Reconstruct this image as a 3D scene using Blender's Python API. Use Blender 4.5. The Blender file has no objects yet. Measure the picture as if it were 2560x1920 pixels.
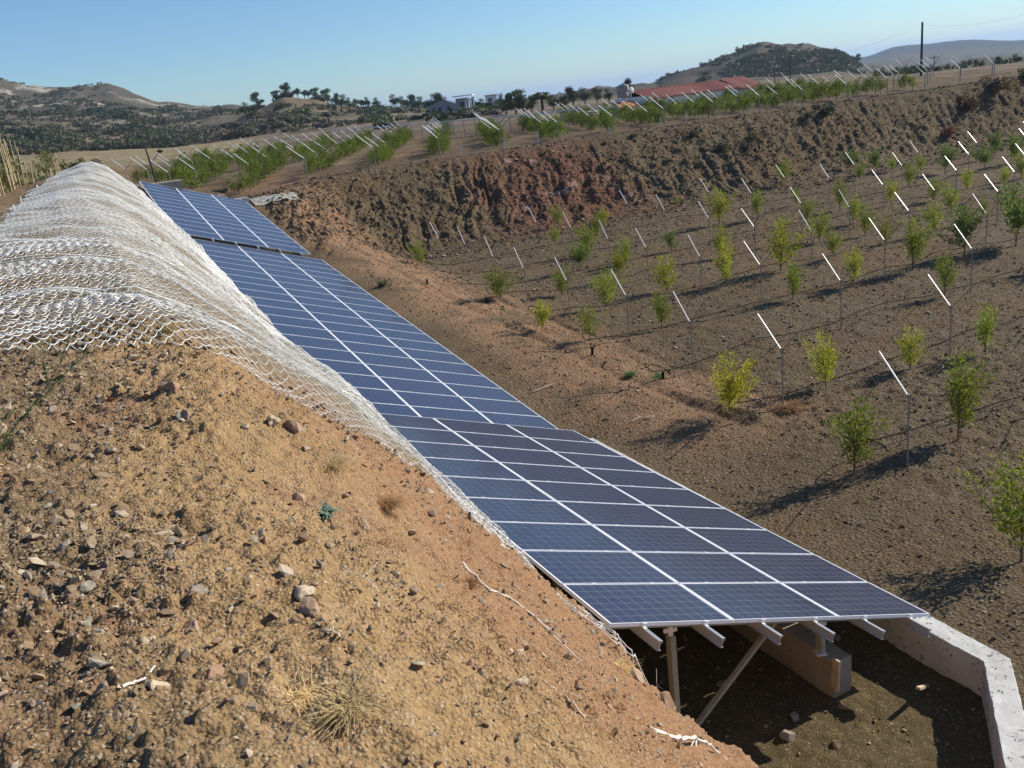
import bpy, math, random
import numpy as np
from mathutils import Matrix, Vector
random.seed(7); RNG = np.random.default_rng(7)
C = bpy.context.scene
COL = C.collection
R = math.radians

# ------------------------------------------------------------------ camera, light, exposure
cam = bpy.data.cameras.new('camera'); cam_o = bpy.data.objects.new('camera', cam); COL.objects.link(cam_o)
cam.sensor_width = 36; cam.lens = 31.64; cam.clip_start = .05; cam.clip_end = 20000
cam_o.matrix_world = Matrix(((.993122, .117087, 0, 0), (-.035422, .300449, -.95314, 0), (-.1116, .946584, .30253, 0), (0, 0, 0, 1)))
C.camera = cam_o
SUN_EL, SUN_AZ = R(31), R(22)            # azimuth measured from +x towards +y
sv = Vector((math.cos(SUN_EL)*math.cos(SUN_AZ), math.cos(SUN_EL)*math.sin(SUN_AZ), math.sin(SUN_EL)))
sl = bpy.data.lights.new('sun', 'SUN'); sl.energy = 4.8; sl.angle = R(.53); sl.color = (1, .93, .82)
so = bpy.data.objects.new('sun', sl); COL.objects.link(so); so.rotation_euler = sv.to_track_quat('Z', 'Y').to_euler()
wd = bpy.data.worlds.new('World'); C.world = wd; wd.use_nodes = True
nt = wd.node_tree; nt.nodes.clear()
sky = nt.nodes.new('ShaderNodeTexSky'); sky.sky_type = 'NISHITA'; sky.sun_disc = False
sky.sun_elevation = SUN_EL; sky.sun_rotation = R(90)-SUN_AZ; sky.air_density = 1.0; sky.dust_density = 0.1; sky.ozone_density = 2.0; sky.altitude = 0
bg = nt.nodes.new('ShaderNodeBackground'); bg.inputs[1].default_value = .077
ow = nt.nodes.new('ShaderNodeOutputWorld'); tn = nt.nodes.new('ShaderNodeMix'); tn.data_type = 'RGBA'; tn.blend_type = 'MULTIPLY'; tn.inputs[0].default_value = 1; tn.inputs[7].default_value = (.72, .98, 1.28, 1)
nt.links.new(sky.outputs[0], tn.inputs[6]); nt.links.new(tn.outputs[2], bg.inputs[0]); nt.links.new(bg.outputs[0], ow.inputs[0])
C.view_settings.view_transform = 'Standard'; C.view_settings.look = 'None'; C.view_settings.gamma = 1
C.view_settings.exposure = 0.4
C.render.engine = 'CYCLES'
C.cycles.max_bounces = 5; C.cycles.transparent_max_bounces = 8; C.cycles.volume_bounces = 0


# ------------------------------------------------------------------ terrain
# s runs along the solar tables (away from the camera), t runs across them (towards the sun)
VS = np.array([-.4149, .9099]); UT = np.array([.9099, .4149])
def W(s, t):
    """site coordinates -> world x, y"""
    s = np.asarray(s, float); t = np.asarray(t, float)
    return s*VS[0] + t*UT[0], s*VS[1] + t*UT[1]
def ST(x, y):
    return x*VS[0] + y*VS[1], x*UT[0] + y*UT[1]
def sm(a, b, x):
    k = np.clip((x-a)/(b-a), 0, 1); return k*k*(3-2*k)

# --- noise
def _h(i, j, k, seed):
    n = (i.astype(np.uint32)*np.uint32(374761393) + j.astype(np.uint32)*np.uint32(668265263)
         + k.astype(np.uint32)*np.uint32(2147483647) + np.uint32(seed)*np.uint32(2654435761))
    n = (n ^ (n >> np.uint32(13)))*np.uint32(1274126177)
    n = (n ^ (n >> np.uint32(16)))*np.uint32(2246822519)
    return ((n ^ (n >> np.uint32(15))) & np.uint32(0xffffff)).astype(np.float32)/np.float32(0xffffff)
def noise(x, y, z=0., seed=0):
    x, y, z = np.broadcast_arrays(np.asarray(x, np.float64), y, z)
    i, j, k = np.floor(x), np.floor(y), np.floor(z)
    fx, fy, fz = [q*q*q*(q*(q*6-15)+10) for q in (x-i, y-j, z-k)]
    i, j, k = [q.astype(np.int64).astype(np.uint32) for q in (i, j, k)]
    o = np.uint32(1); r = 0
    for a in (0, 1):
        for b in (0, 1):
            for c in (0, 1):
                w = (fx if a else 1-fx)*(fy if b else 1-fy)*(fz if c else 1-fz)
                r = r + w*_h(i+o*np.uint32(a), j+o*np.uint32(b), k+o*np.uint32(c), seed)
    return r*2-1
def fbm(x, y, z=0., f=1., oct=4, gain=.5, seed=0):
    r = 0; a = 1.
    for o in range(oct):
        r = r + a*noise(x*f, y*f, np.asarray(z)*f, seed+o*17); f *= 2.03; a *= gain
    return r
def worley(x, y, z, f, seed=0):
    """F1 distance and a random value of the nearest cell (clods)"""
    x, y, z = x*f, y*f, z*f
    i, j, k = np.floor(x), np.floor(y), np.floor(z)
    best = np.full(x.shape, 9., np.float32); val = np.zeros(x.shape, np.float32)
    for a in (-1, 0, 1):
        for b in (-1, 0, 1):
            for c in (-1, 0, 1):
                I, J, K = [q.astype(np.int64).astype(np.uint32) for q in (i+a, j+b, k+c)]
                dx = i+a+_h(I, J, K, seed)-x; dy = j+b+_h(I, J, K, seed+1)-y; dz = k+c+_h(I, J, K, seed+2)-z
                d = (dx*dx+dy*dy+dz*dz).astype(np.float32); v = _h(I, J, K, seed+3)
                m = d < best; best = np.where(m, d, best); val = np.where(m, v, val)
    return np.sqrt(best), val

# --- the bank the camera stands on
BT = np.array([-30, -4, -1.2, -.1, .45, 1, 1.5, 2, 2.5, 3, 3.5])
BS = np.array([-20, 4, 7, 14, 17.5, 20, 28, 36, 45, 52, 60])
BZ = np.array([
 [-1.2, -1.2, -1.28, -1.42, -1.54, -1.93, -2.43, -2.98, -3.62, -4.27, -4.95],
 [-1.2, -1.2, -1.28, -1.42, -1.54, -1.93, -2.43, -2.98, -3.62, -4.27, -4.93],
 [-1.2, -1.2, -1.28, -1.42, -1.50, -1.87, -2.35, -2.84, -3.46, -4.10, -4.86],
 [-1.2, -1.2, -1.22, -1.33, -1.42, -1.75, -2.20, -2.68, -3.25, -3.85, -4.50],
 [-1.3, -1.3, -1.26, -1.30, -1.42, -1.75, -2.20, -2.70, -3.30, -3.98, -4.72],
 [-1.3, -1.3, -1.28, -1.28, -1.38, -1.68, -2.12, -2.62, -3.20, -3.82, -4.45],
 [-1.3, -1.3, -1.30, -1.20, -1.25, -1.42, -1.72, -2.12, -2.62, -3.15, -3.72],
 [-1.4, -1.4, -1.33, -1.15, -1.10, -1.15, -1.38, -1.72, -2.12, -2.60, -3.15],
 [-1.5, -1.5, -1.30, -1.05, -.92, -.74, -.74, -.92, -1.45, -2.05, -2.80],
 [-1.8, -1.8, -1.70, -1.60, -1.55, -1.50, -1.50, -1.60, -1.90, -2.30, -2.90],
 [-2.0, -2.0, -2.00, -2.00, -2.00, -2.00, -2.10, -2.20, -2.40, -2.60, -2.90]])
def floor_z(s):
    return np.interp(s, [-20, 16.5, 18, 34, 35.5, 49], [-7.6, -7.6, -7.5, -6.2, -5.7, -4.1])
def cub(xk, yk, x):
    """monotone-ish smooth interpolation of rows: yk (len(xk), n) at x"""
    i = np.clip(np.searchsorted(xk, x)-1, 0, len(xk)-2); u = (x-xk[i])/(xk[i+1]-xk[i]); u = np.clip(u, 0, 1)
    return i, u*u*(3-2*u)*.5+u*.5
def bank_z(s, t):
    s = np.asarray(s, float); t = np.asarray(t, float); s, t = np.broadcast_arrays(s, t)
    i, u = cub(BS, None, s); j, v = cub(BT, None, np.minimum(t, 3.5))
    v = np.clip((np.minimum(t, 3.5)-BT[j])/(BT[j+1]-BT[j]), 0, 1)
    z = (BZ[i, j]*(1-v)+BZ[i, j+1]*v)*(1-u) + (BZ[i+1, j]*(1-v)+BZ[i+1, j+1]*v)*u
    k = np.clip((t-3.5)/1.15, 0, 1)
    return z + (floor_z(s)-.15-z)*k**.8
def net_left(s):
    return np.interp(s, [-5, 24, 32, 38, 45, 50], [-1.15, -1.1, -1.0, -.5, .15, .6])

# --- everything right of the tables
SBT = [8.6, 11, 13, 18, 30, 40, 55, 66, 110]; SB = [35.5, 40, 43, 43.7, 43.2, 42, 45.5, 46, 46]
SCT = [8.6, 10.5, 13, 18, 30, 40, 55, 66, 110]; SC = [50.5, 51, 51.3, 51.7, 51.5, 51, 50.3, 50, 50]
ZUP = -3.1
def low_z(s, t):
    r = np.where(s > 16.3, .095*(s-16.3)-.24, -.24*sm(14.8, 16.3, s)); r = np.where(r > 0, r*(1-sm(9.5, 15.5, t)), r*(1-sm(8.9, 10.4, t)))
    return -7.12 + r - .05*sm(8, 7, t)
def right_z(s, t):
    a = np.interp(t, SBT, SB); b = np.interp(t, SCT, SC); k = np.clip((s-a)/(b-a), 0, 1)
    z0 = low_z(np.minimum(s, a), t)
    prof = np.interp(k, [0, .12, .3, .9, .97, 1], [0, .05, .2, .9, .985, 1])
    zu = ZUP - .5*(1-sm(9, 14, t))
    return z0 + (zu-z0)*prof, k
def ground_z(s, t):
    """coarse height anywhere near"""
    s = np.asarray(s, float); t = np.asarray(t, float)
    return np.where(t < 4.6, bank_z(s, t), np.where(t < 8.6, floor_z(s), right_z(s, t)[0]))

# ------------------------------------------------------------------ mesh helpers
def tag(o, label=None, cat=None, group=None, kind=None):
    if label: o['label'] = label
    if cat: o['category'] = cat
    if group: o['group'] = group
    if kind: o['kind'] = kind
    return o
def mesh(name, V, F, mat=None, smooth=False, uv=None):
    """V (n,3); F (m,k) array of equal polygons or a list of arrays"""
    me = bpy.data.meshes.new(name)
    Fs = F if isinstance(F, list) else [F]
    Fs = [np.asarray(f, np.int32) for f in Fs if len(f)]
    V = np.asarray(V, np.float32)
    me.vertices.add(len(V)); me.vertices.foreach_set('co', V.ravel())
    li = np.concatenate([f.ravel() for f in Fs]); tot = np.concatenate([np.full(len(f), f.shape[1], np.int32) for f in Fs])
    me.loops.add(len(li)); me.loops.foreach_set('vertex_index', li)
    me.polygons.add(len(tot)); st = np.zeros(len(tot), np.int32); st[1:] = np.cumsum(tot)[:-1]
    me.polygons.foreach_set('loop_start', st)
    me.polygons.foreach_set('use_smooth', np.full(len(tot), smooth, bool))
    if uv is not None:
        ul = me.uv_layers.new(name='UVMap'); ul.data.foreach_set('uv', np.asarray(uv, np.float32)[li].ravel())
    me.update(calc_edges=True); me.validate()
    if mat: me.materials.append(mat)
    return me
def link(name, me, parent=None, M=None):
    o = bpy.data.objects.new(name, me); COL.objects.link(o)
    if parent: o.parent = parent
    if M is not None: o.matrix_local = M
    return o
def empty(name, loc, rz=0, sc=1):
    o = bpy.data.objects.new(name, None); COL.objects.link(o); o.location = loc; o.rotation_euler = (0, 0, rz)
    o.scale = (sc, sc, sc) if not hasattr(sc, '__len__') else sc
    o.empty_display_size = .1
    return o
def grid(name, P, mat, smooth=True, kind='structure', parent=None):
    n, m = P.shape[:2]; i = np.arange(n-1)[:, None]*m+np.arange(m-1)[None, :]
    F = np.stack([i, i+1, i+m+1, i+m], -1).reshape(-1, 4)
    o = link(name, mesh(name, P.reshape(-1, 3), F, mat, smooth), parent)
    if kind: o['kind'] = kind
    return o
class MB:
    """collects simple shapes for ONE mesh"""
    def __init__(s): s.V = []; s.Q = []; s.T = []; s.n = 0
    def add(s, V, Q=(), T=()):
        V = np.asarray(V, float).reshape(-1, 3)
        if len(Q): s.Q.append(np.asarray(Q)+s.n)
        if len(T): s.T.append(np.asarray(T)+s.n)
        s.V.append(V); s.n += len(V)
    def box(s, c, d, M=None):
        x, y, z = [np.array([-.5, .5])*q for q in d]
        V = np.array([(a, b, e) for e in z for b in y for a in x])
        if M is not None: V = V@np.asarray(M)[:3, :3].T
        s.add(V+np.array(c), [(0, 2, 3, 1), (4, 5, 7, 6), (0, 1, 5, 4), (2, 6, 7, 3), (0, 4, 6, 2), (1, 3, 7, 5)])
    def bar(s, a, b, w, h=None, up=(0, 0, 1)):
        a, b, up = np.array(a, float), np.array(b, float), np.array(up, float); d = b-a; L = np.linalg.norm(d); d /= L
        x = np.cross(up, d)
        if np.linalg.norm(x) < 1e-3: x = np.array([1., 0, 0])
        x /= np.linalg.norm(x); y = np.cross(d, x)
        s.box((a+b)/2, (w, h or w, L), np.stack([x, y, d], 1))
    def tube(s, P, r, n=5, cap=True):
        P = np.asarray(P, float); m = len(P); r = np.broadcast_to(np.asarray(r, float), (m,))
        T = np.gradient(P, axis=0); T /= np.maximum(np.linalg.norm(T, axis=1, keepdims=True), 1e-9)
        ref = np.array([0, 0, 1.]) if abs(T[0][2]) < .9 else np.array([1., 0, 0])
        A = np.cross(T, ref); A /= np.maximum(np.linalg.norm(A, axis=1, keepdims=True), 1e-9); B = np.cross(T, A)
        a = np.arange(n)*2*math.pi/n
        V = P[:, None]+r[:, None, None]*(np.cos(a)[None, :, None]*A[:, None]+np.sin(a)[None, :, None]*B[:, None])
        i = np.arange(m-1)[:, None]*n; j = np.arange(n)[None]; k = (j+1) % n
        s.add(V, np.stack([i+j, i+k, i+n+k, i+n+j], -1).reshape(-1, 4))
        if cap and n == 4: s.Q.append(np.array([[0, 1, 2, 3], [(m-1)*n+3, (m-1)*n+2, (m-1)*n+1, (m-1)*n]])+s.n-m*n)
    def prism(s, poly, z0, z1):
        """vertical prism over an xy polygon; z0,z1 scalars or per vertex"""
        n = len(poly); p = np.asarray(poly, float); z0 = np.broadcast_to(z0, (n,)); z1 = np.broadcast_to(z1, (n,))
        V = np.r_[np.c_[p, z0], np.c_[p, z1]]
        Q = [(i, (i+1) % n, n+(i+1) % n, n+i) for i in range(n)]
        s.add(V, Q, ); o = s.n-2*n
        if n == 4: s.Q.append(np.array([[0, 3, 2, 1], [4, 5, 6, 7]])+o)
        else:
            s.T.append(np.array([(0, i+1, i) for i in range(1, n-1)]+[(n, n+i, n+i+1) for i in range(1, n-1)])+o)
    def me(s, name, mat, smooth=False):
        F = []
        if s.Q: F.append(np.concatenate(s.Q))
        if s.T: F.append(np.concatenate(s.T))
        return mesh(name, np.concatenate(s.V), F, mat, smooth)
    def build(s, name, mat, parent=None, smooth=False): return link(name, s.me(name, mat, smooth), parent)
def copy_tree(o, loc, rz=0, sc=1, parent=None):
    c = o.copy(); COL.objects.link(c)
    c.location = loc; c.rotation_euler = (0, 0, rz); c.scale = (sc, sc, sc) if not hasattr(sc, '__len__') else sc
    for ch in CH.get(o, ()):
        d = ch.copy(); COL.objects.link(d); d.parent = c
    return c
CH = {}
def proto(o, *kids): CH[o] = list(kids); return o

ICO_V = None
def ico(sub):
    t = (1+5**.5)/2
    V = np.array([(-1, t, 0), (1, t, 0), (-1, -t, 0), (1, -t, 0), (0, -1, t), (0, 1, t), (0, -1, -t), (0, 1, -t), (t, 0, -1), (t, 0, 1), (-t, 0, -1), (-t, 0, 1)], float)
    F = [(0, 11, 5), (0, 5, 1), (0, 1, 7), (0, 7, 10), (0, 10, 11), (1, 5, 9), (5, 11, 4), (11, 10, 2), (10, 7, 6), (7, 1, 8), (3, 9, 4), (3, 4, 2), (3, 2, 6), (3, 6, 8), (3, 8, 9), (4, 9, 5), (2, 4, 11), (6, 2, 10), (8, 6, 7), (9, 8, 1)]
    V = [tuple(v/np.linalg.norm(v)) for v in V]
    for _ in range(sub):
        c = {}; G = []
        def mid(a, b):
            k = (min(a, b), max(a, b))
            if k not in c:
                v = np.array(V[a])+np.array(V[b]); c[k] = len(V); V.append(tuple(v/np.linalg.norm(v)))
            return c[k]
        for a, b, d in F:
            x, y, z = mid(a, b), mid(b, d), mid(d, a); G += [(a, x, z), (b, y, x), (d, z, y), (x, y, z)]
        F = G
    return np.array(V), np.array(F)
ICO = [ico(0), ico(1), ico(2), ico(3)]
def rock_shape(sub, seed, rough=.35, flat=.65):
    V, F = ICO[sub]; r = np.random.default_rng(seed)
    V = V.copy()
    for _ in range(9):                      # planar cuts give broken faces
        n = r.normal(size=3); n /= np.linalg.norm(n); d = r.uniform(.3, .72); k = V@n
        V = V-np.maximum(k-d, 0)[:, None]*n*.97
    V *= (1+rough*.35*noise(V[:, 0]*1.7+seed, V[:, 1]*1.7, V[:, 2]*1.7, seed))[:, None]
    V *= np.array([r.uniform(.8, 1.2), r.uniform(.7, 1.1), flat*r.uniform(.8, 1.2)])
    return V, F
def scatter(name, P, size, mat, sub=0, nvar=6, sink=.25, parent=None, kind='stuff'):
    """many small stones as one mesh"""
    N = len(P); Vs = []; Fs = []; off = 0
    a = RNG.uniform(0, 2*math.pi, N); var = RNG.integers(0, nvar, N)
    tl = RNG.normal(0, .35, (N, 2))
    for v in range(nvar):
        idx = np.where(var == v)[0]
        if not len(idx): continue
        V0, F0 = rock_shape(sub, 100+v)
        ca, sa = np.cos(a[idx]), np.sin(a[idx])
        X = V0[None, :, 0]*ca[:, None]-V0[None, :, 1]*sa[:, None]; Y = V0[None, :, 0]*sa[:, None]+V0[None, :, 1]*ca[:, None]
        Z = V0[None, :, 2]+X*tl[idx, 0][:, None]+Y*tl[idx, 1][:, None]
        Q = np.stack([X, Y, Z], -1)*size[idx][:, None, None]+P[idx][:, None]
        Q[:, :, 2] += (size[idx]*(.5-sink))[:, None]
        Vs.append(Q.reshape(-1, 3)); Fs.append((F0[None]+(np.arange(len(idx))*len(V0))[:, None, None]+off).reshape(-1, 3)); off += len(idx)*len(V0)
    o = link(name, mesh(name, np.concatenate(Vs), np.concatenate(Fs), mat, False), parent)
    if kind: o['kind'] = kind
    return o

# ------------------------------------------------------------------ materials
def mat(name):
    m = bpy.data.materials.new(name); m.use_nodes = True; n = m.node_tree; b = n.nodes['Principled BSDF']
    return m, n, b
def nd(n, typ, ins=None, **kw):
    x = n.nodes.new(typ)
    for k, v in kw.items(): setattr(x, k, v)
    for k, v in (ins or {}).items():
        if hasattr(v, 'links') or isinstance(v, bpy.types.NodeSocket): n.links.new(v, x.inputs[k])
        else: x.inputs[k].default_value = v
    return x
def rgb(c): return (c[0], c[1], c[2], 1)
def ntex(n, co, scale, detail=4, rough=.55, dist=0.):
    return nd(n, 'ShaderNodeTexNoise', {'Vector': co, 'Scale': scale, 'Detail': detail, 'Roughness': rough, 'Distortion': dist}).outputs['Fac']
def ramp(n, fac, stops):
    r = nd(n, 'ShaderNodeValToRGB', {'Fac': fac}); e = r.color_ramp.elements
    while len(e) < len(stops): e.new(.5)
    for k, (p, c) in enumerate(stops): e[k].position = p; e[k].color = rgb(c)
    return r.outputs['Color']
def mix(n, f, a, b, typ='MIX'):
    x = n.nodes.new('ShaderNodeMix'); x.data_type = 'RGBA'; x.blend_type = typ
    for i, v in ((0, f), (6, a), (7, b)):
        if isinstance(v, bpy.types.NodeSocket): n.links.new(v, x.inputs[i])
        else: x.inputs[i].default_value = v if i == 0 else rgb(v)
    return x.outputs[2]
def mth(n, op, a, b=0.): return nd(n, 'ShaderNodeMath', {0: a, 1: b}, operation=op).outputs[0]
def plain(name, col, rough=.6, metal=0., var=.0, scale=8., bump=0., spec=.5):
    m, n, b = mat(name); co = nd(n, 'ShaderNodeTexCoord').outputs['Object']
    c2 = [min(1, q*(1+var)) for q in col]; c1 = [q*(1-var) for q in col]
    f = ntex(n, co, scale)
    n.links.new(ramp(n, f, [(.3, c1), (.7, c2)]), b.inputs['Base Color'])
    b.inputs['Roughness'].default_value = rough; b.inputs['Metallic'].default_value = metal
    b.inputs['Specular IOR Level'].default_value = spec
    if bump:
        bp = nd(n, 'ShaderNodeBump', {'Height': ntex(n, co, scale*4), 'Strength': bump, 'Distance': .01}); n.links.new(bp.outputs[0], b.inputs['Normal'])
    return m
def soil(name, c1, c2, c3, patch=None, big=.25, mid=2.2, fine=30., bump=.6, speck=(.5, .45, .36), speck_amt=.1, bdist=.02, vor=28., vec=None):
    """layered soil: large tone patches, mid mottling, stone specks and a fine bump"""
    m, n, b = mat(name); co = nd(n, 'ShaderNodeTexCoord').outputs['Object']
    a = ntex(n, co, big, 3); c = ntex(n, co, mid, 5, .65); d = ntex(n, co, fine, 5, .7)
    col = ramp(n, a, [(.35, c1), (.65, c2)])
    col = mix(n, nd(n, 'ShaderNodeMapRange', {'Value': c, 1: .45, 2: .68}).outputs[0], col, c3)
    if patch:
        col = patch(n, co, col)
    col = mix(n, .75, col, ramp(n, d, [(.25, (.5, .5, .5)), (.75, (1.35, 1.3, 1.25))]), 'MULTIPLY')
    vo = nd(n, 'ShaderNodeTexVoronoi', {'Vector': co, 'Scale': vor, 'Randomness': 1.})
    sep = nd(n, 'ShaderNodeSeparateColor', {0: vo.outputs['Color']})
    th = mth(n, 'GREATER_THAN', sep.outputs[0], 1-speck_amt)
    near = mth(n, 'LESS_THAN', vo.outputs['Distance'], .42)
    col = mix(n, mth(n, 'MULTIPLY', mth(n, 'MULTIPLY', th, near), .6), col, speck)
    n.links.new(col, b.inputs['Base Color']); b.inputs['Roughness'].default_value = .95; b.inputs['Specular IOR Level'].default_value = .15
    h = mth(n, 'ADD', mth(n, 'MULTIPLY', d, 1.), mth(n, 'MULTIPLY', vo.outputs['Distance'], -.7))
    bp = nd(n, 'ShaderNodeBump', {'Height': h, 'Strength': bump, 'Distance': bdist}); n.links.new(bp.outputs[0], b.inputs['Normal'])
    return m
def stone_mat(name, cols, rough=.9):
    """every loose stone takes its own tone"""
    m, n, b = mat(name); g = nd(n, 'ShaderNodeNewGeometry'); co = nd(n, 'ShaderNodeTexCoord').outputs['Object']
    k = len(cols); col = ramp(n, g.outputs['Random Per Island'], [((i+.5)/k, c) for i, c in enumerate(cols)])
    col = mix(n, .6, col, ramp(n, ntex(n, co, 60., 4), [(.3, (.6, .6, .6)), (.7, (1.25, 1.25, 1.25))]), 'MULTIPLY')
    n.links.new(col, b.inputs['Base Color']); b.inputs['Roughness'].default_value = rough; b.inputs['Specular IOR Level'].default_value = .2
    return m
def leaf_mat(name, cols, trans=.35):
    m, n, b = mat(name); g = nd(n, 'ShaderNodeNewGeometry')
    oi = nd(n, 'ShaderNodeObjectInfo')
    k = len(cols); col = ramp(n, g.outputs['Random Per Island'], [((i+.5)/k, c) for i, c in enumerate(cols)])
    tone = mth(n, 'ADD', mth(n, 'MULTIPLY', oi.outputs['Random'], .5), .78)
    col = nd(n, 'ShaderNodeVectorMath', {0: col, 'Scale': tone}, operation='SCALE').outputs[0]
    n.links.new(col, b.inputs['Base Color']); b.inputs['Roughness'].default_value = .6; b.inputs['Specular IOR Level'].default_value = .12
    tr = nd(n, 'ShaderNodeBsdfTranslucent', {'Color': col}); ms = nd(n, 'ShaderNodeMixShader', {0: trans, 1: b.outputs[0], 2: tr.outputs[0]})
    n.links.new(ms.outputs[0], n.nodes['Material Output'].inputs[0])
    return m
M = {}

# ------------------------------------------------------------------ soils
def bank_zone(n, co, c):
    t = nd(n, 'ShaderNodeVectorMath', {0: co, 1: (UT[0], UT[1], 0)}, operation='DOT_PRODUCT').outputs['Value']
    w = mth(n, 'ADD', t, mth(n, 'MULTIPLY', ntex(n, co, 1.3, 4), 1.2))
    c = mix(n, nd(n, 'ShaderNodeMapRange', {'Value': w, 1: 1.3, 2: 2.3}).outputs[0], c, (.33, .19, .1))     # redder earth on the steep side
    al = nd(n, 'ShaderNodeVectorMath', {0: co, 1: (VS[0], VS[1], 0)}, operation='DOT_PRODUCT').outputs['Value']
    c = mix(n, nd(n, 'ShaderNodeMapRange', {'Value': al, 1: 7., 2: 8.5}).outputs[0], c, (.23, .185, .125))     # drier grey earth under the net
    return mix(n, nd(n, 'ShaderNodeMapRange', {'Value': w, 1: .75, 2: .3}).outputs[0], c, (.22, .155, .086))    # grey-brown gravelly crest
M['bank'] = soil('bank_soil', (.35, .23, .112), (.29, .19, .092), (.4, .27, .14), big=.35, mid=1.6, fine=42, bump=1., speck=(.46, .38, .27), speck_amt=.2, bdist=.014, vor=70,
    patch=lambda n, co, c: mix(n, nd(n, 'ShaderNodeMapRange', {'Value': ntex(n, co, .9, 3), 1: .56, 2: .8}).outputs[0], bank_zone(n, co, c), (.27, .155, .085)))
def low_patch(n, co, c):
    k = nd(n, 'ShaderNodeMapRange', {'Value': ntex(n, co, .22, 4, .6), 1: .52, 2: .62}).outputs[0]
    c = mix(n, mth(n, 'MULTIPLY', k, .7), c, (.155, .098, .05))
    # compacted wheel track beside the tables
    s = nd(n, 'ShaderNodeVectorMath', {0: co, 1: (UT[0], UT[1], 0)}, operation='DOT_PRODUCT').outputs['Value']
    w = mth(n, 'ADD', s, mth(n, 'MULTIPLY', ntex(n, co, .3, 2), 2.))
    tr = mth(n, 'SUBTRACT', 1., nd(n, 'ShaderNodeMapRange', {'Value': mth(n, 'ABSOLUTE', mth(n, 'SUBTRACT', w, 12.3)), 1: 1., 2: 2.6}).outputs[0])
    al = nd(n, 'ShaderNodeVectorMath', {0: co, 1: (VS[0], VS[1], 0)}, operation='DOT_PRODUCT').outputs['Value']
    tr = mth(n, 'MULTIPLY', tr, nd(n, 'ShaderNodeMapRange', {'Value': al, 1: 12., 2: 16.}).outputs[0])
    c = mix(n, mth(n, 'MULTIPLY', tr, nd(n, 'ShaderNodeMapRange', {'Value': ntex(n, co, .8, 3), 1: .3, 2: .5}).outputs[0]), c, (.3, .18, .1))
    # the cut bank: a band of red marl, pale broken rock low down
    up = mth(n, 'MULTIPLY', nd(n, 'ShaderNodeMapRange', {'Value': al, 1: 41.5, 2: 44.}).outputs[0], nd(n, 'ShaderNodeMapRange', {'Value': al, 1: 52.5, 2: 50.5}).outputs[0])
    rd = mth(n, 'SUBTRACT', 1., nd(n, 'ShaderNodeMapRange', {'Value': mth(n, 'ABSOLUTE', mth(n, 'SUBTRACT', mth(n, 'ADD', s, mth(n, 'MULTIPLY', ntex(n, co, .35, 4), 7.)), 29.5)), 1: 2.5, 2: 6.5}).outputs[0])
    c = mix(n, mth(n, 'MULTIPLY', up, mth(n, 'MULTIPLY', rd, .85)), c, (.17, .08, .048))
    pk = nd(n, 'ShaderNodeMapRange', {'Value': ntex(n, co, .7, 4), 1: .6, 2: .66}).outputs[0]
    return mix(n, mth(n, 'MULTIPLY', mth(n, 'MULTIPLY', up, rd), pk), c, (.3, .2, .16))
M['field'] = soil('field_soil', (.14, .102, .056), (.16, .12, .07), (.128, .088, .047), patch=low_patch, big=.12, mid=1.3, fine=16, bump=1., speck=(.26, .22, .16), speck_amt=.22, bdist=.05, vor=17)
M['upper'] = soil('terrace_soil', (.16, .112, .07), (.135, .095, .06), (.19, .14, .09), big=.1, mid=.6, fine=9, bump=.8, speck=(.4, .33, .25), speck_amt=.1, bdist=.04, vor=10)
M['pit'] = soil('pit_soil', (.115, .088, .04), (.095, .072, .034), (.13, .096, .046), big=.5, mid=3, fine=40, bump=.7, speck=(.4, .34, .2), speck_amt=.12, vor=50, bdist=.012)

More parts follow.
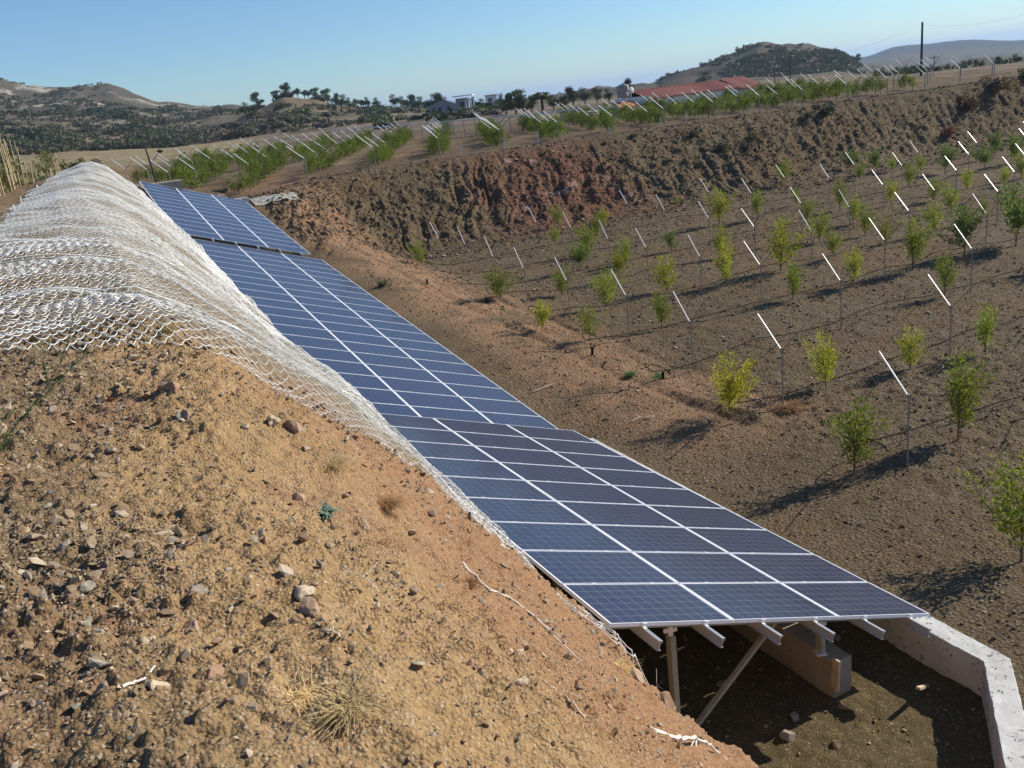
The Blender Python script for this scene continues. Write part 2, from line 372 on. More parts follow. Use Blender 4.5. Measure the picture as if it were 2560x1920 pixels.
def far_mat():
    m, n, b = mat('hill_land'); co = nd(n, 'ShaderNodeTexCoord').outputs['Object']
    a = ntex(n, co, .006, 5, .6); c = ntex(n, co, .03, 6, .62); d = ntex(n, co, .25, 5, .65)
    col = ramp(n, a, [(.4, (.17, .13, .088)), (.6, (.22, .172, .12))])
    col = mix(n, nd(n, 'ShaderNodeMapRange', {'Value': c, 1: .5, 2: .62}).outputs[0], col, (.1, .085, .058))
    # dark low scrub
    vo = nd(n, 'ShaderNodeTexVoronoi', {'Vector': co, 'Scale': .22})
    sp = nd(n, 'ShaderNodeMapRange', {'Value': mth(n, 'ADD', vo.outputs['Distance'], mth(n, 'MULTIPLY', c, .7)), 1: .78, 2: .6}).outputs[0]
    r = nd(n, 'ShaderNodeVectorMath', {0: co}, operation='LENGTH').outputs['Value']
    sp = mth(n, 'MULTIPLY', sp, nd(n, 'ShaderNodeMapRange', {'Value': r, 1: 275., 2: 560.}).outputs[0])
    col = mix(n, mth(n, 'MULTIPLY', sp, .85), col, (.05, .06, .032))
    # bare pale chalk
    ck = nd(n, 'ShaderNodeMapRange', {'Value': ntex(n, co, .014, 5, .7, 1.), 1: .555, 2: .6}).outputs[0]
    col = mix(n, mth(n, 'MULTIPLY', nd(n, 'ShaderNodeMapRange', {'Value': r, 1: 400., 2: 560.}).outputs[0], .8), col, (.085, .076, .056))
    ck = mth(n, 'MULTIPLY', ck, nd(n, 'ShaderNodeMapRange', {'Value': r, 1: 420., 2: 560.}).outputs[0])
    xr = nd(n, 'ShaderNodeSeparateXYZ', {0: co}).outputs['X']; ck = mth(n, 'MULTIPLY', ck, nd(n, 'ShaderNodeMapRange', {'Value': mth(n, 'DIVIDE', xr, r), 1: .06, 2: 0.}).outputs[0])
    col = mix(n, mth(n, 'MULTIPLY', ck, .6), col, (.48, .42, .33))
    # dry stubble field in front of the hills
    fl = mth(n, 'MULTIPLY', nd(n, 'ShaderNodeMapRange', {'Value': r, 1: 118., 2: 128.}).outputs[0], nd(n, 'ShaderNodeMapRange', {'Value': r, 1: 282., 2: 275.}).outputs[0])
    x = nd(n, 'ShaderNodeSeparateXYZ', {0: co}).outputs['X']
    fl = mth(n, 'MULTIPLY', fl, nd(n, 'ShaderNodeMapRange', {'Value': mth(n, 'DIVIDE', x, r), 1: -.22, 2: -.25}).outputs[0])
    col = mix(n, fl, col, ramp(n, ntex(n, co, .04, 4), [(.35, (.23, .18, .1)), (.65, (.29, .23, .13))]))
    # near ground (orchard terrace and the path)
    nr = nd(n, 'ShaderNodeMapRange', {'Value': r, 1: 118., 2: 100.}).outputs[0]
    col = mix(n, nr, col, ramp(n, ntex(n, co, .5, 5), [(.3, (.13, .092, .056)), (.7, (.19, .138, .086))]))
    col = mix(n, .6, col, ramp(n, d, [(.3, (.6, .6, .6)), (.7, (1.3, 1.3, 1.3))]), 'MULTIPLY')
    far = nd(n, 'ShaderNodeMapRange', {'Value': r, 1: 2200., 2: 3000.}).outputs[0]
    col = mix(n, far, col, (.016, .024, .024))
    n.links.new(col, b.inputs['Base Color']); b.inputs['Roughness'].default_value = 1; b.inputs['Specular IOR Level'].default_value = .05
    bp = nd(n, 'ShaderNodeBump', {'Height': mth(n, 'ADD', c, mth(n, 'MULTIPLY', d, .3)), 'Strength': .6, 'Distance': 2.}); n.links.new(bp.outputs[0], b.inputs['Normal'])
    return m
M['far'] = far_mat()

def steps(*seg):
    """non-uniform coordinate list: (start, end, first step, last step)..."""
    out = []
    for a, b, h0, h1 in seg:
        x = a
        while x < b: out.append(x); k = (x-a)/(b-a); x += h0*(1-k)+h1*k
    out.append(seg[-1][1]); return np.array(out)

# ------------------------------------------------------------------ bank
def bank_low(X, Y, Z, T):
    return .10*fbm(X, Y, Z, .7, 3, .5, 3)*sm(-3, 0, T)+.03*fbm(X, Y, Z, 3.1, 3, .5, 5)
def build_bank():
    s = steps((-8, 1.3, .3, .04), (1.3, 4.2, .008, .013), (4.2, 7.6, .013, .02), (7.6, 52, .03, .16)); t = steps((-26, -1.5, .9, .05), (-1.5, 3.55, .0125, .0125), (3.55, 4.7, .03, .06))
    S, T = np.meshgrid(s, t, indexing='ij'); X, Y = W(S, T); Z = bank_z(S, T)
    e = .06
    gs = (bank_z(S+e, T)-bank_z(S-e, T))/(2*e); gt = (bank_z(S, T+e)-bank_z(S, T-e))/(2*e)
    N = np.stack([-(gs*VS[0]+gt*UT[0]), -(gs*VS[1]+gt*UT[1]), np.ones_like(S)], -1); N /= np.linalg.norm(N, axis=-1, keepdims=True)
    d = bank_low(X, Y, Z, T)
    near = (S < 9) & (T > -2.6)
    x, y, z = X[near], Y[near], Z[near]
    dd = .016*fbm(x, y, z, 12, 3, .6, 8)+.008*fbm(x, y, z, 42, 2, .6, 11)
    cl = np.clip(fbm(x, y, z, 1.1, 3, .5, 21)*.9+.55, 0, 1)
    dist, val = worley(x, y, z, 13., 31); dd += np.where(val > .35, np.clip((.5-dist)*4.5, 0, 1)*.05*val*val*cl, 0)
    dist, val = worley(x, y, z, 31., 37); dd += np.where(val > .3, np.clip((.5-dist)*4, 0, 1)*.022*val*(.4+.6*cl), 0)
    d[near] += dd*np.clip((9-S[near])/1.5, 0, 1)
    d[~near] += .012*fbm(X[~near], Y[~near], Z[~near], 9, 2, .6, 9)
    # crumbling lip above the tables
    lip = np.exp(-((T-3.3)/.5)**2)*(S < 7.5)
    d += lip*.09*fbm(X, Y, Z, 2.6, 3, .6, 51)
    P = np.stack([X, Y, Z], -1)+N*d[..., None]
    return grid('bank', P, M['bank']), P, (s, t)
bank_o, BP, (bs, bt) = build_bank()
def on_bank(s, t):
    i = min(np.searchsorted(bs, s), len(bs)-1); j = min(np.searchsorted(bt, t), len(bt)-1); return BP[i, j].copy()
# loose stones on the bank
def bank_stones():
    n = 62000; s = RNG.uniform(1.2, 7.8, n)**1.0; t = RNG.uniform(-1.3, 3.45, n)
    s[:34000] = RNG.uniform(1.2, 3.9, 34000); t[:34000] = RNG.uniform(-.9, .9, 34000)
    x, y = W(s, t); den = .32+.7*fbm(x, y, 0, .9, 3, .5, 71)+np.where(t-.16*s < -.45, .8, 0)-.45*np.exp(-((t-.45)/.35)**2-((s-3.3)/.9)**2)
    keep = RNG.uniform(0, 1, n) < np.clip(den, .1, 1); s, t = s[keep], t[keep]
    P = np.array([on_bank(a, b) for a, b in zip(s, t)]); z = RNG.pareto(2.6, len(P))*.0036+.0032
    z = np.clip(z, .003, .024)*(.6+.27*s)
    scatter('gravel', P, z, M['stones'], 0, 8)
    n = 420; s = RNG.uniform(1.6, 7.8, n); t = RNG.uniform(-1.2, 3.45, n); P = np.array([on_bank(a, b) for a, b in zip(s, t)])
    scatter('gravel', P, (.007+.0035*s)*RNG.uniform(.7, 1.5, n), M['stones'], 1, 8, .4)
M['stones'] = stone_mat('loose_stones', [(.26, .18, .1), (.34, .24, .14), (.2, .145, .09), (.4, .29, .17), (.24, .185, .125), (.33, .2, .12), (.27, .235, .175), (.48, .38, .26)])
bank_stones()

# ------------------------------------------------------------------ lower field, cut bank, edge of the upper terrace
def t_in(S):
    return np.where(S > 6.02, 8.84-.22*sm(16.2, 17, S)-.28*sm(35.4, 36.2, S), 8.9-(6.02-S)*1.075)
def build_right():
    s = steps((3.0, 12, .09, .05), (12, 42, .05, .1), (42, 53, .06, .06), (53, 64, .12, .4)); tt = steps((0, 9, .045, .045), (9, 40, .045, .10), (40, 66, .10, .16), (66, 104, .16, 1.1))
    S = np.repeat(s[:, None], len(tt), 1); T = tt[None]+t_in(S)
    X, Y = W(S, T); Z, k = right_z(S, T)
    low = S < np.interp(T, SBT, SB)+.3
    d = np.zeros_like(Z)
    till = sm(10.5, 13, T)*(.55+.45*sm(-.2, .4, fbm(X, Y, 0, .12, 2, .5, 2)))
    d += np.where(low, .05*fbm(X, Y, 0, .45, 3, .5, 4)+till*(.030*fbm(X, Y, 0, 4.5, 3, .6, 6)+.02*np.abs(noise(X*9, Y*9, 0, 7)))+(1-till)*.012*fbm(X, Y, 0, 3.5, 3, .6, 6), 0)
    # shallow banked-up rows under the hoses
    for r in ROWS: d += np.where(low, .10*np.exp(-((S-r)/.42)**2)*sm(11, 13, T), 0)
    # wheel ruts
    c = 11.2+.5*np.sin(S*.12); d += np.where(low & (S > 14), -.07*np.exp(-((T-c)/.14)**2)-.07*np.exp(-((T-c-1.6)/.16)**2)+.05*np.exp(-((T-c-.4)/.15)**2), 0)*(.4+.6*sm(-.1, .3, noise(S*.5, T*.3, 0, 12)))
    # rilled, rocky cut face
    env = np.clip(k*(1-k)*4, 0, 1)**.6
    w = T+.5*fbm(S, T, 0, .35, 3, .5, 41)-(S-44)*.35
    rill = (np.abs(noise(w*1.5, S*.22, 0, 42))*.9+np.abs(noise(w*3.6, S*.5, 0, 43))*.45)*(.45+.55*sm(-.3, .3, noise(T*.25, S*.2, 0, 48)))
    lumps = fbm(X, Y, Z*1.5, 1.1, 4, .55, 44)
    d += env*(.24*rill-.12+.12*lumps)
    q = env > .02; dist, val = worley(X[q], Y[q], Z[q]*1.6, 2.6, 45); d[q] += env[q]*np.clip(.6-dist, 0, 1)*.2*val*(lumps[q] > -.15)
    dist, val = worley(X[q], Y[q], Z[q]*1.6, 6., 46); d[q] += env[q]*np.clip(.6-dist, 0, 1)*.24*val
    dist, val = worley(X[q], Y[q], Z[q]*1.6, 12., 49); d[q] += env[q]*np.clip(.6-dist, 0, 1)*.1*val
    d += np.where(k >= .97, .03*fbm(X, Y, 0, 1.5, 3, .6, 47), 0)
    d *= np.clip((tt[None]-.1)/1., .0, 1)
    d -= .9*sm(61.5, 63.8, S)
    P = np.stack([X, Y, Z+d], -1)
    # push the face outwards a little so that it overhangs like broken ground
    P[..., 0] += -VS[0]*d*env*.5; P[..., 1] += -VS[1]*d*env*.5
    return grid('ground', P, M['field']), P, s, tt
ROWS = [11.0, 14.5, 17.9, 21.3, 24.8, 28.2, 31.2, 34.6, 38.1]
ground_o, GP, gs_, gt_ = build_right()
def on_ground(s, t):
    i = min(np.searchsorted(gs_, s), len(gs_)-1); a = float(t_in(s))
    j = int(np.clip(np.searchsorted(gt_, t-a), 0, len(gt_)-1)); return GP[i, j].copy()
def field_stones():
    n = 60000; s = 5+39*RNG.uniform(0, 1, n)**1.3; t = 9.2+36*RNG.uniform(0, 1, n)**1.35
    P = np.array([on_ground(a, b) for a, b in zip(s, t)]); z = np.clip(RNG.pareto(2.4, n)*.012+.011, 0, .06)*(.8+.02*s)*(.75+.25*sm(11, 13, t))
    scatter('gravel', P, z, M['fstones'], 0, 6)
    n = 42000; s = RNG.uniform(4.5, 24, n); t = 9.0+16*RNG.uniform(0, 1, n)**1.2; P = np.array([on_ground(a, b) for a, b in zip(s, t)])
    scatter('gravel', P, np.clip(RNG.pareto(2.6, n)*.008+.008, 0, .045), M['fstones'], 0, 6)
    n = 52000; s = RNG.uniform(41, 52, n); t = 9+66*RNG.uniform(0, 1, n)**1.2
    P = np.array([on_ground(a, b) for a, b in zip(s, t)]); z = np.clip(RNG.pareto(2.3, n)*.022+.02, 0, .17)
    scatter('rubble', P, z, M['bstones'], 0, 6)
M['fstones'] = stone_mat('field_stones', [(.13, .098, .056), (.19, .145, .09), (.1, .072, .042), (.24, .19, .12), (.15, .1, .06), (.34, .28, .2)])
M['bstones'] = stone_mat('bank_rubble', [(.12, .08, .05), (.17, .118, .072), (.09, .062, .04), (.2, .15, .1), (.15, .085, .055), (.27, .2, .14)])
field_stones()

# ------------------------------------------------------------------ pit floor under the tables
def build_pit():
    s = steps((-4, 9.5, .035, .035), (9.5, 49, .06, .25)); t = np.arange(4.2, 8.75, .035); S, T = np.meshgrid(s, t, indexing='ij'); X, Y = W(S, T)
    Z = floor_z(S)+.03*fbm(X, Y, 0, .9, 3, .5, 81)+.010*fbm(X, Y, 0, 9, 3, .6, 82)
    g = grid('pit_floor', np.stack([X, Y, Z], -1), M['pit'])
    n = 4200; s = RNG.uniform(2, 9.5, n); t = RNG.uniform(4.4, 8.4, n); X, Y = W(s, t); Z = floor_z(s)+.03*fbm(X, Y, 0, .9, 3, .5, 81)
    scatter('gravel', np.stack([X, Y, Z], -1), np.clip(RNG.pareto(2.3, n)*.006+.006, 0, .035), M['pstones'], 0, 6)
M['pstones'] = stone_mat('pit_stones', [(.24, .19, .1), (.34, .28, .16), (.2, .15, .08), (.42, .36, .22), (.28, .2, .12)])
build_pit()

# ------------------------------------------------------------------ far land as one sheet to the horizon
FX = [-900, 0, 150, 300, 420, 500, 560, 650, 720, 790, 850, 960, 1060, 1200, 1400, 1480, 1570, 1640, 1740, 1830, 1896, 1990, 2085, 2160, 2240, 2400, 2560, 3400]
FT = {
 110: [-58]*9+[-60]*19,
 170: [-38]*9+[-40]*5+[-46]*8+[-52]*6,
 280: [-1, -2, -6, -16, -24, -25, -25, -25, -25, -25, -25, -25, -25, -25, -30, -30, -32, -32, -32, -32, -34, -38, -42, -48, -50, -56, -62, -70],
 400: [28, 26, 22, 4, -8, -8, 8, 41, 60, 47, 23, 8, -9, -20, -25, -27, -28, -30, -30, -30, -30, -34, -38, -46, -48, -54, -58, -66],
 520: [84, 84, 68, 44, 26, 22, 25, 28, 30, 20, 4, -6, -14, -20, -24, -25, -26, -24, -18, -10, -5, -8, -18, -40, -46, -52, -56, -62],
 700: [118, 118, 104, 88, 46, 36, 34, 22, 12, 4, -3, -9, -15, -20, -23, -21, -19, -16, 13, 37, 58, 46, 28, -20, -40, -50, -54, -58],
 900: [150, 150, 134, 124, 73, 54, 52, 40, 20, 8, -2, -8, -14, -20, -22, -19, -18, -15, 6, 24, 42, 36, 14, -24, -38, -48, -50, -54],
 1500: [60, 60, 60, 60, 50, 40, 40, 30, 10, 0, -6, -10, -14, -17, -16, -8, -16, -18, -18, -18, -18, -18, -20, -24, -30, -40, -44, -48],
 3500: [-14]*17+[-16, -16, -16, -16, -18, -14, -4, 9, 7, -8, -14],
 9000: [-14]*28}
def px_az(x):
    d = np.array([(x-1280)/2250, (387-.1178*x-960)/2250, 1.]); Rm = np.array([[.993122, -.117087, 0], [-.035422, -.300449, .95314], [-.1116, -.946584, -.30253]])
    w = Rm@d; return math.atan2(w[0], w[1])
FA = np.array([px_az(x) for x in FX])
FD = np.array(sorted(FT)); FE = np.array([FT[k] for k in FD], float)
def far_z(x, y):
    r = np.hypot(x, y); a = np.arctan2(x, y); s, t = ST(x, y)
    j = np.clip(np.searchsorted(FA, a)-1, 0, len(FA)-2); v = np.clip((a-FA[j])/(FA[j+1]-FA[j]), 0, 1); v = v*v*(3-2*v)*.6+v*.4
    lr = np.log(np.maximum(r, 1)); LD = np.log(FD); i = np.clip(np.searchsorted(LD, lr)-1, 0, len(FD)-2); u = np.clip((lr-LD[i])/(LD[i+1]-LD[i]), 0, 1)
    e = (FE[i, j]*(1-v)+FE[i, j+1]*v)*(1-u)+(FE[i+1, j]*(1-v)+FE[i+1, j+1]*v)*u
    z = e*r/2290
    hill = sm(330, 520, r)
    z = z+hill*(r*.0045*fbm(x, y, 0, .011, 4, .6, 91)-r*.006*(np.abs(noise(x*.017, y*.017, 0, 93))-.2)+r*.002*noise(x*.08, y*.08, 0, 94))*(1-.93*sm(950, 1500, r))
    # near: orchard terrace, path beside the bank
    q = t-.424*(s-54)
    side = sm(-13, -7, q); zn = ZUP*side+(1-side)*(-1.45-1.3*sm(84, 112, s))
    zn = np.where(t < 8.9, np.where(s < 54, zn*sm(48, 53, s)+(-1.55-2.2*sm(1, 6, t))*(1-sm(48, 53, s)), zn), zn)
    b = sm(85, 112, r)
    z = zn*(1-b)+z*b
    z = z+.06*fbm(x, y, 0, .3, 3, .5, 95)*(r < 400)-.22*(t > 7)*(t < 108)*(1-sm(61, 66, s))
    sunk = ((t > 3.0) & (s < 48.7)) | ((t > 8.0) & (t < 106) & (s < 58)) | ((s < 50) & (t > -20) & (t <= 3.1)) | (s < 30)
    return np.where(sunk, z-9., z)
def build_far():
    a0 = R(-40); a1 = R(40); az = np.r_[np.arange(-180, -41, 3.)*math.pi/180, np.arange(a0, a1, .0017), np.arange(41, 180.1, 3.)*math.pi/180]
    r = np.r_[np.arange(30, 60, .35), 60*np.exp(np.arange(0, math.log(16000/60), .011))]
    A, Rr = np.meshgrid(az, r, indexing='ij'); X = Rr*np.sin(A); Y = Rr*np.cos(A)
    Z = far_z(X, Y); Z = np.where((Y < 20) & (Rr < 200), -11., Z)
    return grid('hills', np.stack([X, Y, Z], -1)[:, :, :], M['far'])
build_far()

# ------------------------------------------------------------------ solar tables
ORD = ['first', 'second', 'third', 'fourth', 'fifth', 'sixth', 'seventh', 'eighth', 'ninth', 'tenth', 'eleventh', 'twelfth', 'thirteenth', 'fourteenth', 'fifteenth', 'sixteenth', 'seventeenth', 'eighteenth', 'nineteenth', 'twentieth']
M['alu'] = plain('anodised_aluminium', (.84, .85, .87), .45, .0, .03, 20)
M['rail'] = plain('rail_aluminium', (.62, .63, .62), .42, .7, .05, 14)
M['leg'] = plain('galvanised_steel', (.4, .38, .28), .6, .2, .14, 9, .1)
M['clamp'] = plain('clamp_steel', (.8, .8, .8), .5, .1, .03)
def cell_mat():
    m, n, b = mat('polycrystalline_cells'); uv = nd(n, 'ShaderNodeTexCoord').outputs['UV']; sp = nd(n, 'ShaderNodeSeparateXYZ', {0: uv})
    u, v = sp.outputs['X'], sp.outputs['Y']                   # metres on the glass
    def line(x, pitch, w):
        f = mth(n, 'FRACT', mth(n, 'DIVIDE', x, pitch)); d = mth(n, 'MINIMUM', f, mth(n, 'SUBTRACT', 1., f)); return mth(n, 'LESS_THAN', d, w/pitch/2)
    g = mth(n, 'MAXIMUM', line(u, .1575, .0042), line(v, .1575, .0042))
    bus = line(mth(n, 'ADD', v, .0263), .0525, .0016)
    fin = line(u, .0525*.5, .0012)
    iu = mth(n, 'FLOOR', mth(n, 'DIVIDE', u, .1575)); iv = mth(n, 'FLOOR', mth(n, 'DIVIDE', v, .1575)); oi = nd(n, 'ShaderNodeObjectInfo').outputs['Random']
    wn = nd(n, 'ShaderNodeTexWhiteNoise', {0: nd(n, 'ShaderNodeCombineXYZ', {0: iu, 1: iv, 2: oi}).outputs[0]}, noise_dimensions='3D').outputs['Value']
    cry = nd(n, 'ShaderNodeTexVoronoi', {'Vector': uv, 'Scale': 90.}).outputs['Color']
    col = mix(n, wn, (.008, .010, .034), (.013, .016, .05))
    col = mix(n, .25, col, cry, 'SOFT_LIGHT')
    pt = mth(n, 'MULTIPLY', oi, .5); col = mix(n, pt, col, (.02, .015, .042))
    col = mix(n, mth(n, 'MULTIPLY', bus, .45), col, (.3, .32, .36)); col = mix(n, mth(n, 'MULTIPLY', g, .5), col, (.42, .44, .48))
    dust = ntex(n, nd(n, 'ShaderNodeTexCoord').outputs['Object'], 3., 4)
    col = mix(n, mth(n, 'MULTIPLY', dust, .04), col, (.3, .26, .2))
    n.links.new(col, b.inputs['Base Color']); b.inputs['Roughness'].default_value = .42; b.inputs['Specular IOR Level'].default_value = .25
    b.inputs['Coat Weight'].default_value = .46; b.inputs['Coat Roughness'].default_value = .12; b.inputs['Coat IOR'].default_value = 1.38
    return m
M['cell'] = cell_mat(); M['back'] = plain('white_backsheet', (.75, .76, .78), .5)
def table(label, s0, t0, z0, dz, rows, sc, frames, clamp_rows, front):
    u = np.array([.9426, 0, -.3338]); v = np.array([0., 1., dz])           # in (t, s, z)
    v /= np.linalg.norm(v); u = u-v*u.dot(v); u /= np.linalg.norm(u)
    def w(a): x, y = W(a[1], a[0]); return np.array([x, y, a[2]])
    U, V = w(u), w(v); N = np.cross(U, V)
    if N[2] < 0: N = -N
    X0, Y0 = W(s0, t0); O = np.array([X0, Y0, z0])
    PU, PV = 1.66*sc, 1.012*sc; PL, PW = 1.64*sc, .992*sc; H = .042
    root = empty('solar_array', tuple(O)); tag(root, label, 'solar panels', 'solar tables standing in line along the bank')
    Rm = np.eye(4); Rm[:3, 0] = U; Rm[:3, 1] = V; Rm[:3, 2] = N
    # a module: glass with its frame
    m = MB(); b = .013*sc
    x0, x1, y0, y1 = b, PL-b, .009*sc, PW-.009*sc
    mg = .012
    V4 = np.array([(x0, y0, -.004), (x1, y0, -.004), (x1, y1, -.004), (x0, y1, -.004)]); 
    uvs = [((p[0]-x0-mg-.003)*1., (p[1]-y0-.006)) for p in V4]
    gl = mesh('glass', V4, np.array([(0, 1, 2, 3)]), M['cell'], uv=[(q[0]/sc, q[1]/sc) for q in uvs])
    fr = MB()
    by = .009*sc; fr.box((PL/2, by/2, -H/2), (PL, by, H)); fr.box((PL/2, PW-by/2, -H/2), (PL, by, H)); fr.box((b/2, PW/2, -H/2), (b, PW-2*by, H)); fr.box((PL-b/2, PW/2, -H/2), (b, PW-2*by, H))
    fm = fr.me('frame', M['alu'])
    mb = MB()
    my = .004
    for q in ((x0, y0, x1, y0+my), (x0, y1-my, x1, y1), (x0, y0+my, x0+.009, y1-my), (x1-.009, y0+my, x1, y1-my)):
        mb.add([(q[0], q[1], -.0025), (q[2], q[1], -.0025), (q[2], q[3], -.0025), (q[0], q[3], -.0025)], [(0, 1, 2, 3)])
    mb.box((PL/2, PW/2, -.0145), (PL-2*b-.002, PW-.02*sc, .006))
    bm_ = mb.me('backsheet', M['back'])
    for j in range(rows):
        for i in range(3):
            loc = Rm.copy(); jit = random.gauss(0, .0012)
            loc[:3, 3] = U*(i*PU)+V*(j*PV)+N*jit
            g = link('solar_panel', gl, root, Matrix(loc))
            link('frame', fm, g); link('backsheet', bm_, g)
    L = rows*PV
    rails = [.42, 1.25, 2.08, 2.9, 3.74, 4.57]; rails = [r*sc for r in rails]
    # rail profile: web, two flanges and a slotted top
    ov = .33 if front else .18
    rp = MB(); y0 = -ov; y1 = L+.1
    for cx, cz, wx, wz in ((0, -.055, .008, .094), (0, -.106, .046, .008), (-.0155, -.005, .017, .010), (.0155, -.005, .017, .010), (-.022, -.016, .004, .012), (.022, -.016, .004, .012), (0, -.024, .04, .006)):
        rp.box((cx, (y0+y1)/2, cz-H-.002), (wx, y1-y0, wz))
    rm = rp.me('rail', M['rail'])
    cp = MB(); cp.box((0, -.018, .004), (.05, .034, .006)); cp.box((0, -.032, -.02), (.05, .005, .045)); cp.box((0, -.045, -.040), (.04, .03, .005)); cp.tube([(0, -.018, .006), (0, -.018, .014)], .008, 6)
    cm = cp.me('end_clamp', M['clamp'])
    mc = MB(); mc.box((0, 0, .003), (.05, .03, .004)); mc.tube([(0, 0, .004), (0, 0, .009)], .006, 6); mm = mc.me('mid_clamp', M['clamp'])
    for r in rails:
        l = Rm.copy(); l[:3, 3] = U*r; link('rail', rm, root, Matrix(l))
        link('end_clamp', cm, root, Matrix(l))
        for j in range(1, clamp_rows+1):
            l2 = Rm.copy(); l2[:3, 3] = U*r+V*(j*PV-.01*sc); link('mid_clamp', mm, root, Matrix(l2))
    # portal frames
    for k in range(frames):
        y = (.36+k*(L-.72)/(frames-1)); zb = -H-.115
        def pt(uu, zz=zb): return U*uu+V*y+N*zz
        b1 = MB(); a, c = pt(.25*sc, zb-.035), pt(4.75*sc, zb-.035); b1.bar(a, c, .06, .075, N); b1.build('cross_beam', M['rail'], root)
        s_w = s0+y
        for uu, fz in ((1.1*sc, floor_z(s_w)-.1), (3.45*sc, floor_z(s_w)+.535)):
            top = pt(uu, zb-.075); foot = np.array([top[0], top[1], fz-O[2]])
            l = MB(); hh = .0
            l.bar(foot, top+np.array([0, 0, -.12]), .095, .07, (UT[0], UT[1], 0))
            l.build('leg', M['leg'], root)
            l = MB(); l.box(tuple(top+np.array([0, 0, -.07])), (.05, .05, .2)); 
            for sg in (-1, 1): l.box(tuple(top+np.array([UT[0]*.02*sg, UT[1]*.02*sg, -.05])), (.12, .02, .05))
            l.build('bracket', M['clamp'], root); l = MB(); l.box(tuple(foot+np.array([0, 0, .01])), (.13, .13, .015)); l.build('base_plate', M['clamp'], root)
            if uu < 2*sc: f1 = foot+np.array([0, 0, .12])
        l = MB(); l.bar(f1+V*.06, pt(2.75*sc, zb-.09)+V*.06, .045, .06, V); l.build('brace', M['leg'], root)
    return root
table('nearest solar table, nine rows of three dark panels beside the concrete wall corner', 6.99, 3.97, -5.22, -.012, 9, 1., 4, 8, True)
table('long middle solar table, nineteen rows of three panels, partly behind the net', 16.33, 3.93, -5.50, .095, 19, 1., 7, 10, False)
table('farthest solar table, twelve rows of bluest panels ending near the lamp post', 35.75, 3.46, -3.385, .122, 12, 1.03, 4, 0, True)

# ------------------------------------------------------------------ concrete
def concrete_mat(name, c1, c2, stain=.5):
    m, n, b = mat(name); co = nd(n, 'ShaderNodeTexCoord').outputs['Object']
    col = ramp(n, ntex(n, co, 2.2, 5, .6), [(.35, c1), (.65, c2)])
    nz = nd(n, 'ShaderNodeNewGeometry').outputs['Normal']
    sp = nd(n, 'ShaderNodeMapRange', {'Value': ntex(n, co, 13, 6, .75, .4), 1: .57, 2: .62}).outputs[0]
    sp = mth(n, 'MULTIPLY', sp, nd(n, 'ShaderNodeMapRange', {'Value': ntex(n, co, 3., 3), 1: .38, 2: .5}).outputs[0])
    col = mix(n, mth(n, 'MULTIPLY', sp, stain), col, (.07, .07, .07))
    col = mix(n, .4, col, ramp(n, ntex(n, co, 60, 4), [(.3, (.75, .75, .75)), (.7, (1.15, 1.15, 1.15))]), 'MULTIPLY')
    n.links.new(col, b.inputs['Base Color']); b.inputs['Roughness'].default_value = .85; b.inputs['Specular IOR Level'].default_value = .3
    bp = nd(n, 'ShaderNodeBump', {'Height': ntex(n, co, 26, 6, .7), 'Strength': .5, 'Distance': .01}); n.links.new(bp.outputs[0], b.inputs['Normal'])
    return m
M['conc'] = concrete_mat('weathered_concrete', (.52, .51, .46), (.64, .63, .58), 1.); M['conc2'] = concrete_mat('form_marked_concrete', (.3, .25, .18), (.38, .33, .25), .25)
def wall_run(name, cl, th, z1, z0, m, label, cat, rough=.006, step=.05, group=None):
    """a cast wall along a centre line: list of (s,t); z1/z0 functions of (s,t)"""
    pts = [np.array(W(*p)) for p in cl]; side = []
    for i, p in enumerate(pts):
        d0 = pts[i]-pts[i-1] if i else None; d1 = pts[i+1]-pts[i] if i < len(pts)-1 else None
        ns = [np.array([-d[1], d[0]])/np.linalg.norm(d) for d in (d0, d1) if d is not None]; nn = sum(ns)/len(ns); nn /= nn.dot(ns[0]); side.append(nn)
    L = []; Rr = []; A = []
    for i in range(len(pts)-1):
        k = max(1, int(np.linalg.norm(pts[i+1]-pts[i])/step))
        for q in range(k+(i == len(pts)-2)):
            f = q/k; c = pts[i]*(1-f)+pts[i+1]*f; sd = side[i]*(1-f)+side[i+1]*f; L.append(c+sd*th/2); Rr.append(c-sd*th/2)
            A.append((cl[i][0]*(1-f)+cl[i+1][0]*f, cl[i][1]*(1-f)+cl[i+1][1]*f))
    L, Rr = np.array(L), np.array(Rr); zt = np.array([z1(*a) for a in A]); zb = np.array([z0(*a) for a in A]); n = len(L)
    prof = []
    for k in range(5): f = k/4; prof.append(np.c_[L, zb*(1-f)+(zt-.012)*f])
    for k in range(7): f = k/6; prof.append(np.c_[(L*(1-f)+Rr*f)*1., zt+0*f] if 0 else np.c_[L*(.97-f*.94)+Rr*(.03+f*.94), zt])
    for k in range(5): f = 1-k/4; prof.append(np.c_[Rr, zb*(1-f)+(zt-.012)*f])
    P = np.stack(prof, 1); P = P+np.stack([noise(P[..., 0]*9, P[..., 1]*9, P[..., 2]*9, q)*rough for q in (1, 2, 3)], -1)
    m_, k_ = P.shape[:2]; i = np.arange(m_-1)[:, None]*k_+np.arange(k_-1)[None]; F = np.stack([i, i+1, i+k_+1, i+k_], -1).reshape(-1, 4)
    caps = []
    for base, rev in ((0, 0), ((m_-1)*k_, 1)):
        for q in range(1, k_-1): caps.append((base, base+q, base+q+1) if rev else (base, base+q+1, base+q))
    o = link(name, mesh(name, P.reshape(-1, 3), [F, np.array(caps)], m, False)); return tag(o, label, cat, group)
wtop = lambda s, t: -7.1-.3*float(sm(15.6, 16.3, s))
